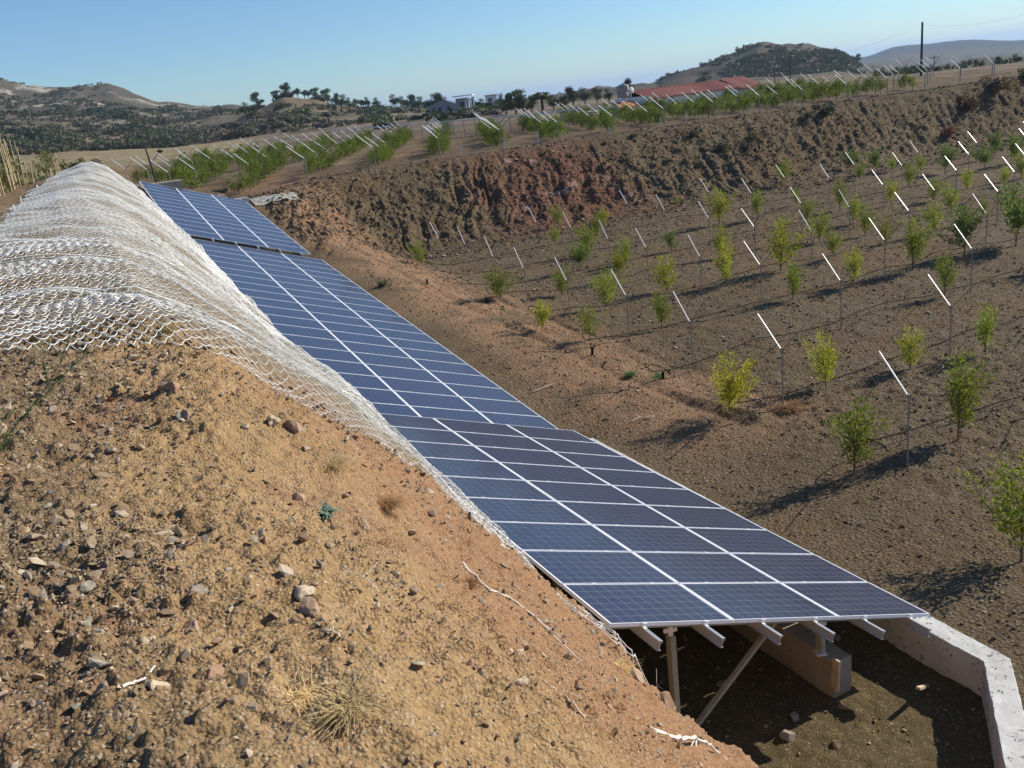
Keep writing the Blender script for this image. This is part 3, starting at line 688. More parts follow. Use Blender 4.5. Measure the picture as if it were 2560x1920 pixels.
wall_run('retaining_wall', [(16.6, 8.72), (6.08, 8.74), (4.55, 7.12), (2.2, 4.6)], .31, wtop, lambda s, t: floor_z(s)-.4, M['conc'], 'pale concrete wall turning a corner at the open end of the panels', 'wall')
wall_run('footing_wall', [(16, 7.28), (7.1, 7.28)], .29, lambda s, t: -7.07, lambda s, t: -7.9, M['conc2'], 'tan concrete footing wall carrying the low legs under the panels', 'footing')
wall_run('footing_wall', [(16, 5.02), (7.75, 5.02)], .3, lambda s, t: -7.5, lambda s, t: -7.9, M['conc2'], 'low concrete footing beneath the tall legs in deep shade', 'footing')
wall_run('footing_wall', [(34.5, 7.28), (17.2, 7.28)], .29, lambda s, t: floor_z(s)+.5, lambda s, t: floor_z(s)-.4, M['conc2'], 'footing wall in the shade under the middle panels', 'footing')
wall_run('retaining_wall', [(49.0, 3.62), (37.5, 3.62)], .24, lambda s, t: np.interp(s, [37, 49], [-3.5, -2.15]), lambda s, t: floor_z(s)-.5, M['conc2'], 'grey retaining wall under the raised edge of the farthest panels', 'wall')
wall_run('end_wall', [(48.9, 6.3), (48.9, 8.55)], .22, lambda s, t: -3.42, lambda s, t: -5, M['conc'], 'pale concrete end wall behind the farthest panels beside the plastic sheet', 'wall')
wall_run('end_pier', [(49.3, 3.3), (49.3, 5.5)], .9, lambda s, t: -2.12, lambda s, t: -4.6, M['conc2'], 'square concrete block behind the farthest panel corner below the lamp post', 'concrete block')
# plastic sheet beside the end wall
def sheet():
    s = np.linspace(48.3, 49.8, 24); t = np.linspace(8.75, 11.2, 40); S, T = np.meshgrid(s, t, indexing='ij'); X, Y = W(S, T)
    Z = np.array([[on_ground(a, b)[2] for b in t] for a in s])+.04+.03*np.abs(fbm(X, Y, 0, 1.6, 3, .5, 3)); return tag(grid('plastic_sheet', np.stack([X, Y, Z], -1), plain('greyed_plastic', (.36, .33, .27), .5, 0, .2, 3), kind=None), 'crumpled grey plastic sheet on the ground by the end wall', 'plastic sheet')
sheet()

# ------------------------------------------------------------------ white net over the bank
M['net'] = plain('white_plastic_net', (.74, .74, .7), .45, 0, .03, 5); M['rope'] = plain('grey_green_rope', (.3, .31, .24), .8, 0, .2, 9)
NW, N0, NK = 2.6, 6.95, 15
def net_z(s, t):
    f = ((s-N0)/NW) % 1.
    z0 = bank_z(s, np.minimum(t, 3.95)); x_, y_ = W(s, t); sl = (bank_z(s, t+.08)-bank_z(s, t-.08))/.16
    return z0+.10*fbm(x_, y_, z0, .7, 3, .5, 3)*sm(-3, 0, t)*np.sqrt(1+np.minimum(sl*sl, 4))+.045+.10*np.exp(-((s-8.9)/1.0)**2)*sm(2.2, .8, t)+.085*np.sqrt(np.abs(np.sin(math.pi*f)))*(.55+.45*sm(-1, .5, t))+.02*fbm(s*1.0, t*.8, 0, .5, 2, .5, 61)
def build_net(k):
    a = N0+k*NW; near = k < 3; nl = 29
    root = MB(); cell = .056; r = .0034 if k < 3 else (.0042 if k < 6 else .0055)
    segV = []; segQ = []; n = 0; sides = 4 if near else 3; tt_ = np.arange(0, 200)
    for i in range(nl):
        sc_ = a+(i+.5)*NW/nl; l = net_left(sc_)+RNG.uniform(-.06, .06)*(1 if i % 3 else 2.2); r_end = 3.8+.16*fbm(sc_*1.3, 0, 0, 1, 2, .5, 66)
        if sc_ < 7.6: l = -3
        T = np.arange(l, r_end, cell/3 if near else cell/2); q = (T-l)/cell; ph = i % 2
        tri = np.abs(((q+ph) % 2)-1)*2-1                     # zigzag
        if near: tri = np.sign(tri)*(np.abs(tri)**.8)
        S = sc_+tri*NW/nl*.5+.03*fbm(T*.6, a, 0, 1, 2, .5, 67)
        if k == 0: S = S-1.3*sm(2.2, 3.6, T)*(1-(sc_-a)/NW)
        Z = net_z(S, T)+.008*np.cos(q*math.pi*2)
        X, Y = W(S, T+.02*noise(S*2, T*2, 0, 64)); P = np.stack([X, Y, Z], -1); m_ = len(P)
        rr = r*(1.3-(.4 if k < 2 else .1)*sm(.2, 1.6, T)+.55*sm(2.3, 3.3, T))
        root.tube(P, rr, sides, False)
    o = root.build('bank_net', M['net'], None, True)
    w_ = 'frayed near edge of the white net, loose teeth lying on the bare soil' if k == 0 else ('last strip of the white net at the far rounded end of the bank' if k == NK-1 else '%s strip of white net from its near frayed edge, stretched across the bank' % ORD[k])
    tag(o, w_, 'net', 'strips of white net laid across the bank')
    T = np.arange(net_left(a)-.1, 3.7, .06)
    if k:
        S = a+.02*noise(T*3, a, 0, 65); X, Y = W(S, T); Z = net_z(S, T)+.012; b = MB(); b.tube(np.stack([X, Y, Z], -1), .011, 4, False); b.build('seam_rope', M['rope'], o)
        S = a+.09+.02*noise(T*3, a, 0, 68); X, Y = W(S, T); Z = net_z(S, T)+.012; b = MB(); b.tube(np.stack([X, Y, Z], -1), .006, 4, False); b.build('selvedge', M['net'], o)
for k in range(NK): build_net(k)
M['peg'] = plain('white_painted_stake', (.75, .74, .7), .6)
for i, s_ in enumerate((21.5, 24.2, 26.4, 29.5, 33.2, 36.5, 40.1)):
    t_ = float(net_left(s_))-.08; x, y = W(s_, t_); z = float(bank_z(s_, t_)); b = MB(); b.bar((0, 0, -.1), (.05*random.uniform(-1, 1), .04, .1+.06*(i % 2)), .04, .02); o = b.build('net_stake', M['peg']); o.location = (x, y, z)
    tag(o, '%s short white stake holding the back edge of the net' % ORD[i], 'stake', 'stakes along the back edge of the net')

# ------------------------------------------------------------------ Y-shaped training posts
M['post'] = plain('dull_post_steel_shaded_arm', (.34, .3, .26), .6, .3, .15, 8); M['arm'] = plain('white_enamelled_arm', (.72, .72, .68), .35, .1, .02)
b = MB(); b.bar((0, 0, -.15), (0, 0, 1.3), .028, .022, (1, 0, 0)); b.box((0, 0, 1.27), (.045, .045, .1)); pole_me = b.me('pole', M['post'])
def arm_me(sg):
    b = MB(); d = np.array(VS)*sg; w_ = .024 if sg > 0 else .015; b.bar((d[0]*.01, d[1]*.01, 1.27), (d[0]*.67, d[1]*.67, 1.27+.70), w_, w_, (UT[0], UT[1], 0)); return b.me('arm', M['arm' if sg > 0 else 'post'])  # -s arm: shade of its unlit underside put into a duller colour
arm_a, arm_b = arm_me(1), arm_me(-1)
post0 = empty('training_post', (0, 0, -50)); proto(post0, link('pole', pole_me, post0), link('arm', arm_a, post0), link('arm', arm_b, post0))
used0 = [False]
def place(p, loc, rz=0, sc=1, label=None, cat=None, group=None):
    c = copy_tree(p, loc, rz, sc); tag(c, label, cat, group); return c
PS = [10.55, 14.15, 17.72, 21.1, 24.45, 27.5, 30.6, 34.35, 37.8]; PT0 = [12.4, 12.85, 13.1, 13.3, 13.45, 13.6, 13.8, 14.3, 14.5]
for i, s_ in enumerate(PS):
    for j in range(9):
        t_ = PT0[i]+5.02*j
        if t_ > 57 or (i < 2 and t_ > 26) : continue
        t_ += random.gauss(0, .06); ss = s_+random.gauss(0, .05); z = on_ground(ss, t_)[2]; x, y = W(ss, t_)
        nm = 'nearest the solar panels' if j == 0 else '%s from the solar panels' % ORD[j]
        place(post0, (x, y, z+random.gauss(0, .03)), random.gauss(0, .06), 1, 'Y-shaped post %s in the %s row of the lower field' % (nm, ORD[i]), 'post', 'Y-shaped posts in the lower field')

# ------------------------------------------------------------------ saplings
M['leaf_Y'] = leaf_mat('golden_leaves', [(.46, .44, .03), (.56, .5, .05), (.36, .38, .03), (.64, .54, .07), (.26, .3, .025)])
M['leaf_y'] = leaf_mat('yellowing_leaves', [(.32, .35, .022), (.42, .42, .035), (.22, .28, .025), (.5, .45, .04), (.16, .21, .02)])
M['leaf_g'] = leaf_mat('fresh_leaves', [(.23, .28, .035), (.31, .36, .04), (.16, .22, .03), (.38, .4, .05), (.24, .29, .04)])
M['leaf_d'] = leaf_mat('dark_leaves', [(.1, .17, .035), (.15, .22, .045), (.22, .3, .05), (.08, .14, .03), (.28, .34, .06)])
M['bark'] = plain('sapling_bark', (.16, .11, .075), .9, 0, .2, 20)
def leaves(P, D, L, Wd, rng):
    """one narrow folded quad per leaf"""
    n = len(P); D = D/np.linalg.norm(D, axis=1, keepdims=True); A = rng.normal(size=(n, 3)); A -= D*(A*D).sum(1)[:, None]; A /= np.linalg.norm(A, axis=1, keepdims=True)
    L = L[:, None]; Wd = Wd[:, None]
    V = np.stack([P, P+D*L*.5+A*Wd*.5, P+D*L, P+D*L*.5-A*Wd*.5], 1); return V.reshape(-1, 3), (np.arange(n)[:, None]*4+np.arange(4)[None])
def sapling(seed, spread, leafn, mt, tall=1., base=.06, llen=.075):
    """unit height 1.3 m: thin stem, upright whippy shoots full of leaves"""
    rng = np.random.default_rng(seed); b = MB(); LP = []; LD = []; H = 1.3*tall
    lean = rng.normal(0, .03, 2); stem = np.array([(lean[0]*k*k, lean[1]*k*k, k*H*.55-.05) for k in np.linspace(0, 1, 6)]); b.tube(stem, np.linspace(.016, .009, 6), 5)
    ns = 18
    for i in range(ns):
        h0 = H*(base+.5*rng.uniform()**.9); o = np.array([np.interp(h0, stem[:, 2], stem[:, 0]), np.interp(h0, stem[:, 2], stem[:, 1]), h0])
        a = rng.uniform(0, 2*math.pi); up = rng.uniform(.45, 1.35); spread_ = spread*1.5; d = np.array([math.cos(a)*spread_, math.sin(a)*spread_, up]); ln = (H-h0)*rng.uniform(.42, .98)/max(up, .8)*.95
        if i < 3: d[:2] *= .3; d[2] = 1; ln = (H-h0)*1.0
        k = np.linspace(0, 1, 7); C_ = o+np.outer(k*ln, d)+np.outer(k*k*ln*.25, [-d[0]*.4, -d[1]*.4, .35])+rng.normal(0, .012, (7, 3))*k[:, None]
        b.tube(C_, np.linspace(.0065, .002, 7), 3, False)
        m_ = int(leafn*1.35*ln); kk = rng.uniform(.06, 1, m_); P = np.stack([np.interp(kk, k, C_[:, q]) for q in range(3)], 1)
        # side twiglets
        sd = rng.normal(size=(m_, 3)); sd[:, 2] = np.abs(sd[:, 2])*.4; sd /= np.linalg.norm(sd, axis=1, keepdims=True)
        P = P+sd*(rng.uniform(0, .17, m_)*(1-kk*.5))[:, None]; LP.append(P); LD.append(sd+np.array([0, 0, .5])+d*.25)
    P = np.concatenate(LP); D = np.concatenate(LD); n = len(P)
    V, F = leaves(P, D, rng.uniform(.6, 1.25, n)*llen, rng.uniform(.6, 1.2, n)*llen*.42, rng)
    r = empty('sapling', (0, 0, -50)); return proto(r, link('trunk', b.me('trunk', M['bark']), r), link('crown', mesh('crown', V, F, mt), r))
SAP = {'y': [sapling(11, .38, 78, M['leaf_y']), sapling(12, .3, 70, M['leaf_y'])], 'g': [sapling(21, .34, 66, M['leaf_g']), sapling(22, .42, 80, M['leaf_g']), sapling(23, .28, 64, M['leaf_g'])],
       'd': [sapling(31, .5, 130, M['leaf_d'], base=.15), sapling(32, .46, 115, M['leaf_d'])], 'Y': [sapling(41, .42, 150, M['leaf_Y'], base=.04, llen=.06)]}
TREES = [(7.42, 11.07, 1.5, 'g'), (10.69, 13.87, 1.58, 'g'), (10.92, 11.48, 1.36, 'g'), (13.86, 18.83, 1.18, 'g'), (14.18, 16.67, 0.99, 'y'), (14.51, 14.37, 1.2, 'y'), (14.62, 11.7, 1.38, 'Y'), (20.94, 29.78, 2.08, 'd'), (21.05, 24.75, 1.63, 'g'), (21.06, 22.08, 1.18, 'y'), (21.11, 19.56, 1.12, 'g'), (21.11, 27.33, 1.65, 'd'), (21.51, 14.87, 1.11, 'g'), (21.68, 12.51, 0.97, 'g'), (23.65, 12.02, 0.95, 'y'), (24.69, 19.83, 1.36, 'y'), (24.73, 22.36, 1.76, 'y'), (24.75, 24.95, 1.04, 'g'), (24.82, 30.36, 1.2, 'g'), (24.98, 15.12, 1.31, 'g'), (25.15, 28.0, 1.04, 'y'), (25.84, 18.17, 1.24, 'y'), (25.9, 34.55, 0.83, 'g'), (27.39, 29.36, 1.25, 'g'), (27.77, 27.18, 1.24, 'g'), (27.85, 35.07, 1.18, 'g'), (27.88, 12.64, 1.19, 'g'), (28.09, 15.19, 1.01, 'g'), (28.82, 18.12, 1.19, 'y'), (28.98, 23.07, 1.24, 'y'), (29.64, 31.06, 1.19, 'g'), (30.61, 37.22, 1.11, 'g'), (30.75, 42.56, 0.98, 'y'), (30.9, 19.79, 1.1, 'g'), (31.51, 35.44, 1.17, 'y'), (31.59, 45.06, 1.37, 'g'), (31.62, 30.17, 1.16, 'g'), (31.82, 18.16, 1.21, 'd'), (32.01, 41.45, 1.0, 'y'), (32.13, 22.94, 0.81, 'd'), (33.09, 33.75, 1.42, 'g'), (34.43, 29.78, 1.39, 'g'), (34.71, 20.3, 1.34, 'g'), (35.01, 40.7, 1.35, 'g'), (35.34, 28.15, 1.72, 'y'), (36.0, 48.01, 1.39, 'd'), (36.13, 50.51, 1.55, 'd'), (36.45, 34.08, 0.91, 'g'), (36.92, 13.22, 1.1, 'g'), (37.31, 46.36, 1.61, 'd'), (38.39, 23.06, 1.15, 'g'), (38.75, 20.86, 0.85, 'g'), (39.07, 52.93, 1.64, 'd'), (39.18, 46.56, 1.03, 'g'), (40.84, 43.26, 1.04, 'g'), (41.08, 46.26, 0.98, 'g'), (41.29, 25.29, 0.96, 'y'), (42.12, 46.11, 1.37, 'd'), (42.41, 30.89, 0.56, 'y'), (42.83, 39.24, 1.45, 'g'), (43.59, 23.75, 1.1, 'g'), (44.06, 45.75, 1.25, 'd')]
CN = {'y': 'yellow-green', 'g': 'light green', 'd': 'dark green, dense', 'Y': 'bright yellow, bushy'}
TREES += [(11.1, 20.6, 1.35, 'g'), (14.4, 24.0, 1.3, 'd'), (17.9, 22.4, 1.2, 'g'), (17.8, 27.2, 1.3, 'd')]
cnt = {}
for i, (s_, t_, h, k) in enumerate(sorted(TREES)):
    if s_ > 42.8: t2 = t_
    z = on_ground(s_, t_)[2]; x, y = W(s_, t_); sc_ = h/1.3
    row = int(np.argmin([abs(s_-q) for q in ROWS])); cnt[row] = cnt.get(row, 0)
    near = [(abs(s_-p)+abs(t_-(PT0[a]+5.02*b_)), a, b_) for a, p in enumerate(PS) for b_ in range(8)]; _, pa, pb = min(near)
    side = 'right of' if t_ > PT0[pa]+5.02*pb else 'left of'
    lab = '%s sapling just %s the %s post of the %s row' % (CN[k], side, ORD[pb], ORD[pa])
    o = place(random.choice(SAP[k]), (x, y, z-.01), random.uniform(0, 6.28), (sc_*random.uniform(1.05, 1.35), sc_*random.uniform(1.05, 1.35), sc_), lab, 'sapling', 'saplings in the lower field')
    o['h'] = 0; del o['h']; TL = globals().setdefault('TL', {}); TL.setdefault(lab, []).append((h, o))
for lab, v in TL.items():                                          # still alike: name them by size
    if len(v) > 1:
        v.sort(key=lambda q: -q[0])
        for r_, (h, o) in enumerate(v): o['label'] = ('taller ', 'shorter ', 'lowest ', 'tiniest ')[min(r_, 3)]+lab
# little weeds and stumps beside the track
def tuft(seed, n, h, w, mt, name='weed', curl=.5, wd=.006):
    rng = np.random.default_rng(seed); V = []; F = []; c = 0
    for i in range(n):
        a = rng.uniform(0, 6.28); o = rng.normal(0, w*.12, 2); L = h*rng.uniform(.5, 1.1); out = rng.uniform(.1, 1)*w; k = np.linspace(0, 1, 5)
        P = np.stack([o[0]+np.cos(a)*out*k**1.3, o[1]+np.sin(a)*out*k**1.3, L*(k-curl*k**2.6)-.01], 1)+rng.normal(0, .006, (5, 3))*k[:, None]*h*4
        sd = np.array([-np.sin(a), np.cos(a), 0])*wd; ww = (1-k**1.5)[:, None]+.08; V.append(np.concatenate([P-sd*ww, P+sd*ww])); F.append([(c+j, c+j+1, c+j+6, c+j+5) for j in range(4)]); c += 10
    return mesh(name, np.concatenate(V), np.array(F).reshape(-1, 4), mt)
M['weed'] = leaf_mat('green_weed', [(.1, .2, .06), (.14, .27, .09), (.08, .16, .05)]); M['straw'] = leaf_mat('dry_straw', [(.78, .58, .28), (.84, .66, .34), (.66, .47, .2), (.86, .7, .4)], .3)
M['rust'] = leaf_mat('rusty_grass', [(.4, .22, .1), (.48, .28, .13), (.33, .18, .08)], .2)
M['grey'] = leaf_mat('grey_shrub', [(.13, .12, .07), (.17, .15, .09), (.1, .1, .06), (.09, .1, .04)], .1)
def put(me, name, s_, t_, label, cat, zf=None, sc=1, dz=0, group=None, rz=0):
    z = (zf(s_, t_) if zf else on_ground(s_, t_)[2])+dz; x, y = W(s_, t_); o = link(name, me); o.location = (x, y, z); o.scale = (sc,)*3; o.rotation_euler = (0, 0, rz); return tag(o, label, cat, group)
put(tuft(1, 260, .22, .3, M['weed']), 'weed', 18.6, 11.79, 'green feathery weed beside the wheel track, the rounder of two', 'weed')
put(tuft(2, 200, .16, .3, M['weed']), 'weed', 17.95, 12.2, 'low green weed lying flat next to the rounder one', 'weed')
put(tuft(3, 120, .14, .2, M['weed']), 'weed', 26.6, 12.1, 'small weed patch at the edge of the wheel track', 'weed')
put(tuft(4, 300, .3, .35, M['weed']), 'weed', 39.3, 14.3, 'thin green weed at the foot of the cut bank', 'weed')
put(tuft(5, 500, .28, .5, M['rust']), 'dry_grass', 14.1, 12.9, 'rusty dry grass beneath the bright yellow sapling', 'dry grass')
put(tuft(6, 300, .22, .5, M['rust']), 'dry_grass', 27.9, 12.2, 'rusty grass patch at the start of the sixth row', 'dry grass')
M['dark'] = plain('black_pipe', (.012, .012, .012), .9, 0, .1, spec=.1); M['hosegrey'] = plain('dusty_pipe', (.13, .11, .09), .5, 0, .2)
for i, (s_, t_) in enumerate(((20.6, 11.9), (27.6, 12.0), (24.2, 12.3), (31.0, 11.2), (17.75, 12.2))):
    b = MB(); b.tube([(0, 0, -.05), (.01, 0, .18)], .035, 8); b.tube([(.01, 0, .18), (.01, 0, .19)], .038, 8); put(b.me('riser', M['dark']), 'pipe_riser', s_, t_, 'black pipe stub standing at the end of the %s hose row' % ORD[(4, 6, 5, 7, 3)[i]], 'pipe', group='pipe stubs')
# drip hoses along the rows, looping at their near end
for i, r_ in enumerate(ROWS):
    b = MB(); t = np.arange(12.0+.12*i, 56, .22); S = r_+.35+.10*fbm(t, r_, 0, .25, 2, .5, 5); P = np.array([on_ground(a, q) for a, q in zip(S, t)]); 
    lift = .05+.42*np.exp(-((t-t[0]-.0)/.35)**2)*0+.18*np.clip(fbm(t, r_, 0, .35, 2, .5, 8), 0, 1)
    for _ in range(3): P[1:-1, 2] = (P[:-2, 2]+P[1:-1, 2]+P[2:, 2])/3
    P[:, 2] += lift
    a = np.linspace(0, 4.0, 14); dS = .28*np.cos(a)-.28; up = .02+.34*np.sin(a/4*math.pi)**1.2; st = np.array(W(r_+.35+dS[::-1]*1.1, t[0]-.28*np.sin(a[::-1])*.9)).T; zz = P[0, 2]+up[::-1]-.02
    P = np.concatenate([np.c_[st, zz], P]); b.tube(P, .0115, 6, False); o = b.build('drip_hose', M['dark'] if i not in (2, 0) else M['dark'])
    tag(o, 'black irrigation hose along the %s row of the lower field' % ORD[i], 'hose', 'irrigation hoses in the lower field')

# ------------------------------------------------------------------ upper orchard
M['arm2'] = plain('weathered_white_arm', (.88, .88, .85), .45, .1, .05)
def arm_dir(d):
    n = np.array([-d[1], d[0]])
    out = []
    for sg in (1, -1):
        b = MB(); b.tube([(0, 0, 1.12), (n[0]*.9*sg, n[1]*.9*sg, 1.95)], .025 if sg > 0 else .014, 8); out.append(b.me('arm', M['arm2' if sg > 0 else 'post'], True))  # second arm wears the dull pole colour as painted shade
    return out
DR = np.array([.9209, .3898]); dxy = np.array(W(*DR)); aa, ab = arm_dir(dxy)
b = MB(); b.bar((0, 0, -.2), (0, 0, 1.18), .05, .05); pm2 = b.me('pole', M['post'])
post1 = empty('training_post', (0, 0, -50)); proto(post1, link('pole', pm2, post1), link('arm', aa, post1), link('arm', ab, post1))
def shrub(seed, n, mt, rx=.75, rz_=.7, h=1.55, ll=.13):
    rng = np.random.default_rng(seed); b = MB(); b.tube([(0, 0, -.1), (.02, 0, .35), (0, .03, .7)], [.035, .03, .02], 5)
    for i in range(5): a = rng.uniform(0, 6.28); b.tube([(0, 0, .35), (math.cos(a)*.25, math.sin(a)*.25, .8), (math.cos(a)*.45, math.sin(a)*.45, 1.2)], [.016, .012, .005], 3, False)
    cs = rng.normal(0, 1, (16, 3))*[rx*.42, rx*.42, .26]+[0, 0, h*.58]; P = cs[rng.integers(0, 16, n)]+rng.normal(0, .16, (n, 3)); P[:, 2] = np.clip(P[:, 2], .22, h*1.1)
    V, F = leaves(P, rng.normal(size=(n, 3))+[0, 0, .6], rng.uniform(.6, 1.3, n)*ll, rng.uniform(.5, 1.2, n)*ll*.55, rng)
    r = empty('orchard_shrub', (0, 0, -50)); return proto(r, link('trunk', b.me('trunk', M['bark']), r), link('crown', mesh('crown', V, F, mt), r))
M['leaf_o'] = leaf_mat('orchard_leaves', [(.11, .15, .025), (.17, .21, .03), (.07, .1, .02), (.24, .26, .035), (.12, .17, .025)])
SH = [shrub(51, 900, M['leaf_o']), shrub(52, 1000, M['leaf_o']), shrub(53, 800, M['leaf_o'])]
def up_z(x, y):
    s_, t_ = ST(x, y)
    if t_ > 9 and s_ < 58: return float(on_ground(s_, t_)[2])
    return float(far_z(np.array([x]), np.array([y]))[0])
nsh = 0
ORD += ['twenty-'+q for q in ORD[:9]]+['thirtieth']+['thirty-'+q for q in ORD[:9]]+['fortieth']+['forty-'+q for q in ORD[:9]]
def ordn(i): return ORD[min(i, len(ORD)-1)]
for k in range(-3, 17):
    t0 = 8.6+4.19*k; p0 = {-1: 3., -2: 13., -3: 22.}.get(k, 0.)
    x, y = W(54-1.3+0*k, t0); 
    p = p0+random.uniform(-.3, .3); pmax = 46 if k < 0 else (44-2.6*k if k < 9 else 21)
    rowname = ('%s row from the lamp post' % ORD[k+3]); j = 0
    start = {0: 1., 1: 0, 2: 0}.get(k, 0)
    while p < pmax:
        s_, t_ = 53.0+DR[0]*p, t0+DR[1]*p; x, y = W(s_, t_)
        far_ = ('nearest' if j == 0 else ORD[min(j, 19)])
        place(post1, (x, y, up_z(x, y)), random.gauss(0, .04), (1, 1, random.uniform(.95, 1.08)), 'Y-shaped post, %s along the %s on the upper terrace' % (far_, rowname), 'post', 'Y-shaped posts on the upper terrace'); p += 5.3; j += 1
    p = p0+random.uniform(.4, 2.5); j = 0
    while p < pmax and nsh < 290:
        if noise(p*.16, k*3.3, 0, 5) > -.52 or k > 6:
            s_, t_ = 53.0+DR[0]*p, t0+DR[1]*p; x, y = W(s_+random.gauss(0, .1), t_+random.gauss(0, .12)); g = random.uniform(.66, .96)
            place(random.choice(SH), (x, y, up_z(x, y)), random.uniform(0, 6), (g, g, g*random.uniform(.85, 1.1)), 'green orchard shrub, %s along the %s on the upper terrace' % (ordn(j), rowname), 'shrub', 'orchard shrubs of the %s on the upper terrace' % rowname); nsh += 1; j += 1
        p += 1.55 if k < 9 else 1.35
print('upper shrubs', nsh)
# short white tree guards and stakes at the terrace edge
for i, (s_, t_) in enumerate(((53, 22.6), (52.6, 25.4), (53.2, 28.1), (52.4, 33), (52.2, 37), (52.8, 39.6), (52.2, 44.5), (52.1, 48.8), (51.9, 54))):
    b = MB(); b.bar((0, 0, -.1), (.02, 0, .55+.1*(i % 3)), .05); put(b.me('marker_stake', M['peg']), 'marker_stake', s_, t_, 'pale marker stake, %s along the terrace edge from the left' % ORD[i], 'stake', group='marker stakes on the terrace edge')
# fence closing the upper orchard
def fence_line():
    a, b_ = np.array([-16.5, 102.7]), np.array([11.06, 76.2]); n = 26
    r = empty('wire_fence', (a[0], a[1], -3.1)); tag(r, 'grey wire mesh fence with a bright top rail behind the upper orchard', 'fence')
    rail = MB(); P = []
    for i in range(n+1):
        q = a*(1-i/n)+b_*(i/n); z = up_z(*q); P.append((q[0]-a[0], q[1]-a[1], z+3.1+1.45))
        m_ = MB(); m_.bar((q[0]-a[0], q[1]-a[1], z+3.0), (q[0]-a[0], q[1]-a[1], z+3.1+1.45), .06); m_.build('fence_post', M['post'], r)
    rail.tube(P, .05, 6, False); rail.build('top_rail', M['arm'], r)
    P = np.array(P); w = MB()
    for i in range(n):
        p, q = P[i], P[i+1]
        for h in np.arange(.08, 1.45, .16): w.bar(p-[0, 0, h], q-[0, 0, h], .006)
        for f in np.arange(.05, 1, .1): c = p*(1-f)+q*f; w.bar(c, c-[0, 0, 1.45], .006)
    w.build('wire_mesh', plain('grey_wire', (.33, .33, .32), .5, .4), r)
fence_line()

# ------------------------------------------------------------------ cane fence beside the path
M['cane'] = plain('bleached_cane', (.36, .28, .16), .85, 0, .35, 9); M['scrubleaf'] = leaf_mat('dusty_hedge', [(.12, .14, .045), (.2, .17, .07), (.08, .1, .03), (.26, .2, .1), (.16, .18, .06)], .2)
def cane_fence():
    A, B = np.array([-16.3, 29.0]), np.array([-34.3, 74.5]); L = np.linalg.norm(B-A); n = 58
    r = empty('cane_fence', (A[0], A[1], -1.4)); tag(r, 'row of pale cane stakes overgrown with dry climbing plants beside the path', 'fence')
    rng = np.random.default_rng(4)
    def gz(q): s_, t_ = ST(*q); return float(bank_z(s_, t_)) if s_ < 50 else float(far_z(np.array([q[0]]), np.array([q[1]]))[0])
    for i in range(n):
        f = i/(n-1); q = A*(1-f)+B*f+rng.normal(0, .1, 2)+np.array([.55, .22]); z = gz(q); h = rng.uniform(1.9, 2.5)*(1-.2*f); le = rng.normal(0, .06, 2)
        b = MB(); k = np.linspace(0, 1, 5); b.tube(np.stack([q[0]-A[0]+le[0]*k*h, q[1]-A[1]+le[1]*k*h, z+1.4-.1+k*h], 1), np.linspace(.045, .03, 5)*rng.uniform(.6, 1.2), 5); b.build('stake', M['cane'], r)
    m_ = 18000; f = rng.uniform(0, 1, m_); q = A[None]*(1-f[:, None])+B[None]*f[:, None]+rng.normal(0, .3, (m_, 2)); h = rng.beta(1.3, 1.7, m_)*2.15*(1-.2*f)
    keep = noise(f*40, h*1.3, 0, 9) > -.25; q, h, f = q[keep], h[keep], f[keep]; z = np.array([gz(a) for a in q])
    P = np.c_[q-A, z+1.4+h]; V, F = leaves(P, rng.normal(size=(len(P), 3))+[0, 0, .3], rng.uniform(.12, .34, len(P)), rng.uniform(.04, .12, len(P)), rng); link('climbing_plants', mesh('climbing_plants', V, F, M['scrubleaf']), r)
cane_fence()

# ------------------------------------------------------------------ bushes, trees and scrub on the far land
def bush_me(seed, n=420, flat=.75, mt=None, ll=.17):
    """radius about 1: lumpy mass of many small leaf faces round a woody core"""
    rng = np.random.default_rng(seed); k = 9; cs = rng.normal(0, 1, (k, 3))*[.42, .42, .22]+[0, 0, .55*flat]; rad = rng.uniform(.28, .55, k)
    j = rng.integers(0, k, n); d = rng.normal(size=(n, 3)); d /= np.linalg.norm(d, axis=1, keepdims=True); P = cs[j]+d*(rad[j]*rng.uniform(.6, 1.05, n))[:, None]; P[:, 2] = np.abs(P[:, 2])*flat
    V, F = leaves(P, d+rng.normal(0, .6, (n, 3)), rng.uniform(.7, 1.3, n)*ll*1.5, rng.uniform(.7, 1.3, n)*ll, rng)
    return mesh('crown', V, F, mt)
M['bush_d'] = leaf_mat('evergreen_bush', [(.07, .082, .038), (.09, .1, .048), (.055, .066, .034), (.11, .115, .058)], .15)
M['bush_b'] = leaf_mat('brown_bush', [(.11, .085, .055), (.09, .075, .04), (.14, .105, .07), (.08, .08, .04)], .1)
M['bush_g'] = leaf_mat('green_bush', [(.1, .13, .045), (.14, .17, .055), (.08, .11, .04)], .15)
M['core'] = plain('bush_wood', (.05, .045, .03), .9)
def core_me():
    b = MB(); V, F = ICO[1]; b.add(V*[.55, .55, .36]+[0, 0, .36], T=F); b.tube([(0, 0, -.3), (0, 0, .5)], [.12, .06], 5); return b.me('trunk', M['core'])
CORE = core_me()
def bproto(name, me): r = empty(name, (0, 0, -50)); return proto(r, link('trunk', CORE, r), link('crown', me, r))
BU = {'dark evergreen bush': [bproto('bush', bush_me(61, 420, .8, M['bush_d'])), bproto('bush', bush_me(62, 420, .65, M['bush_d']))],
      'brown dry bush': [bproto('bush', bush_me(63, 360, .6, M['bush_b'])), bproto('bush', bush_me(64, 360, .55, M['bush_b']))], 'green bush': [bproto('bush', bush_me(65, 380, .7, M['bush_g']))]}
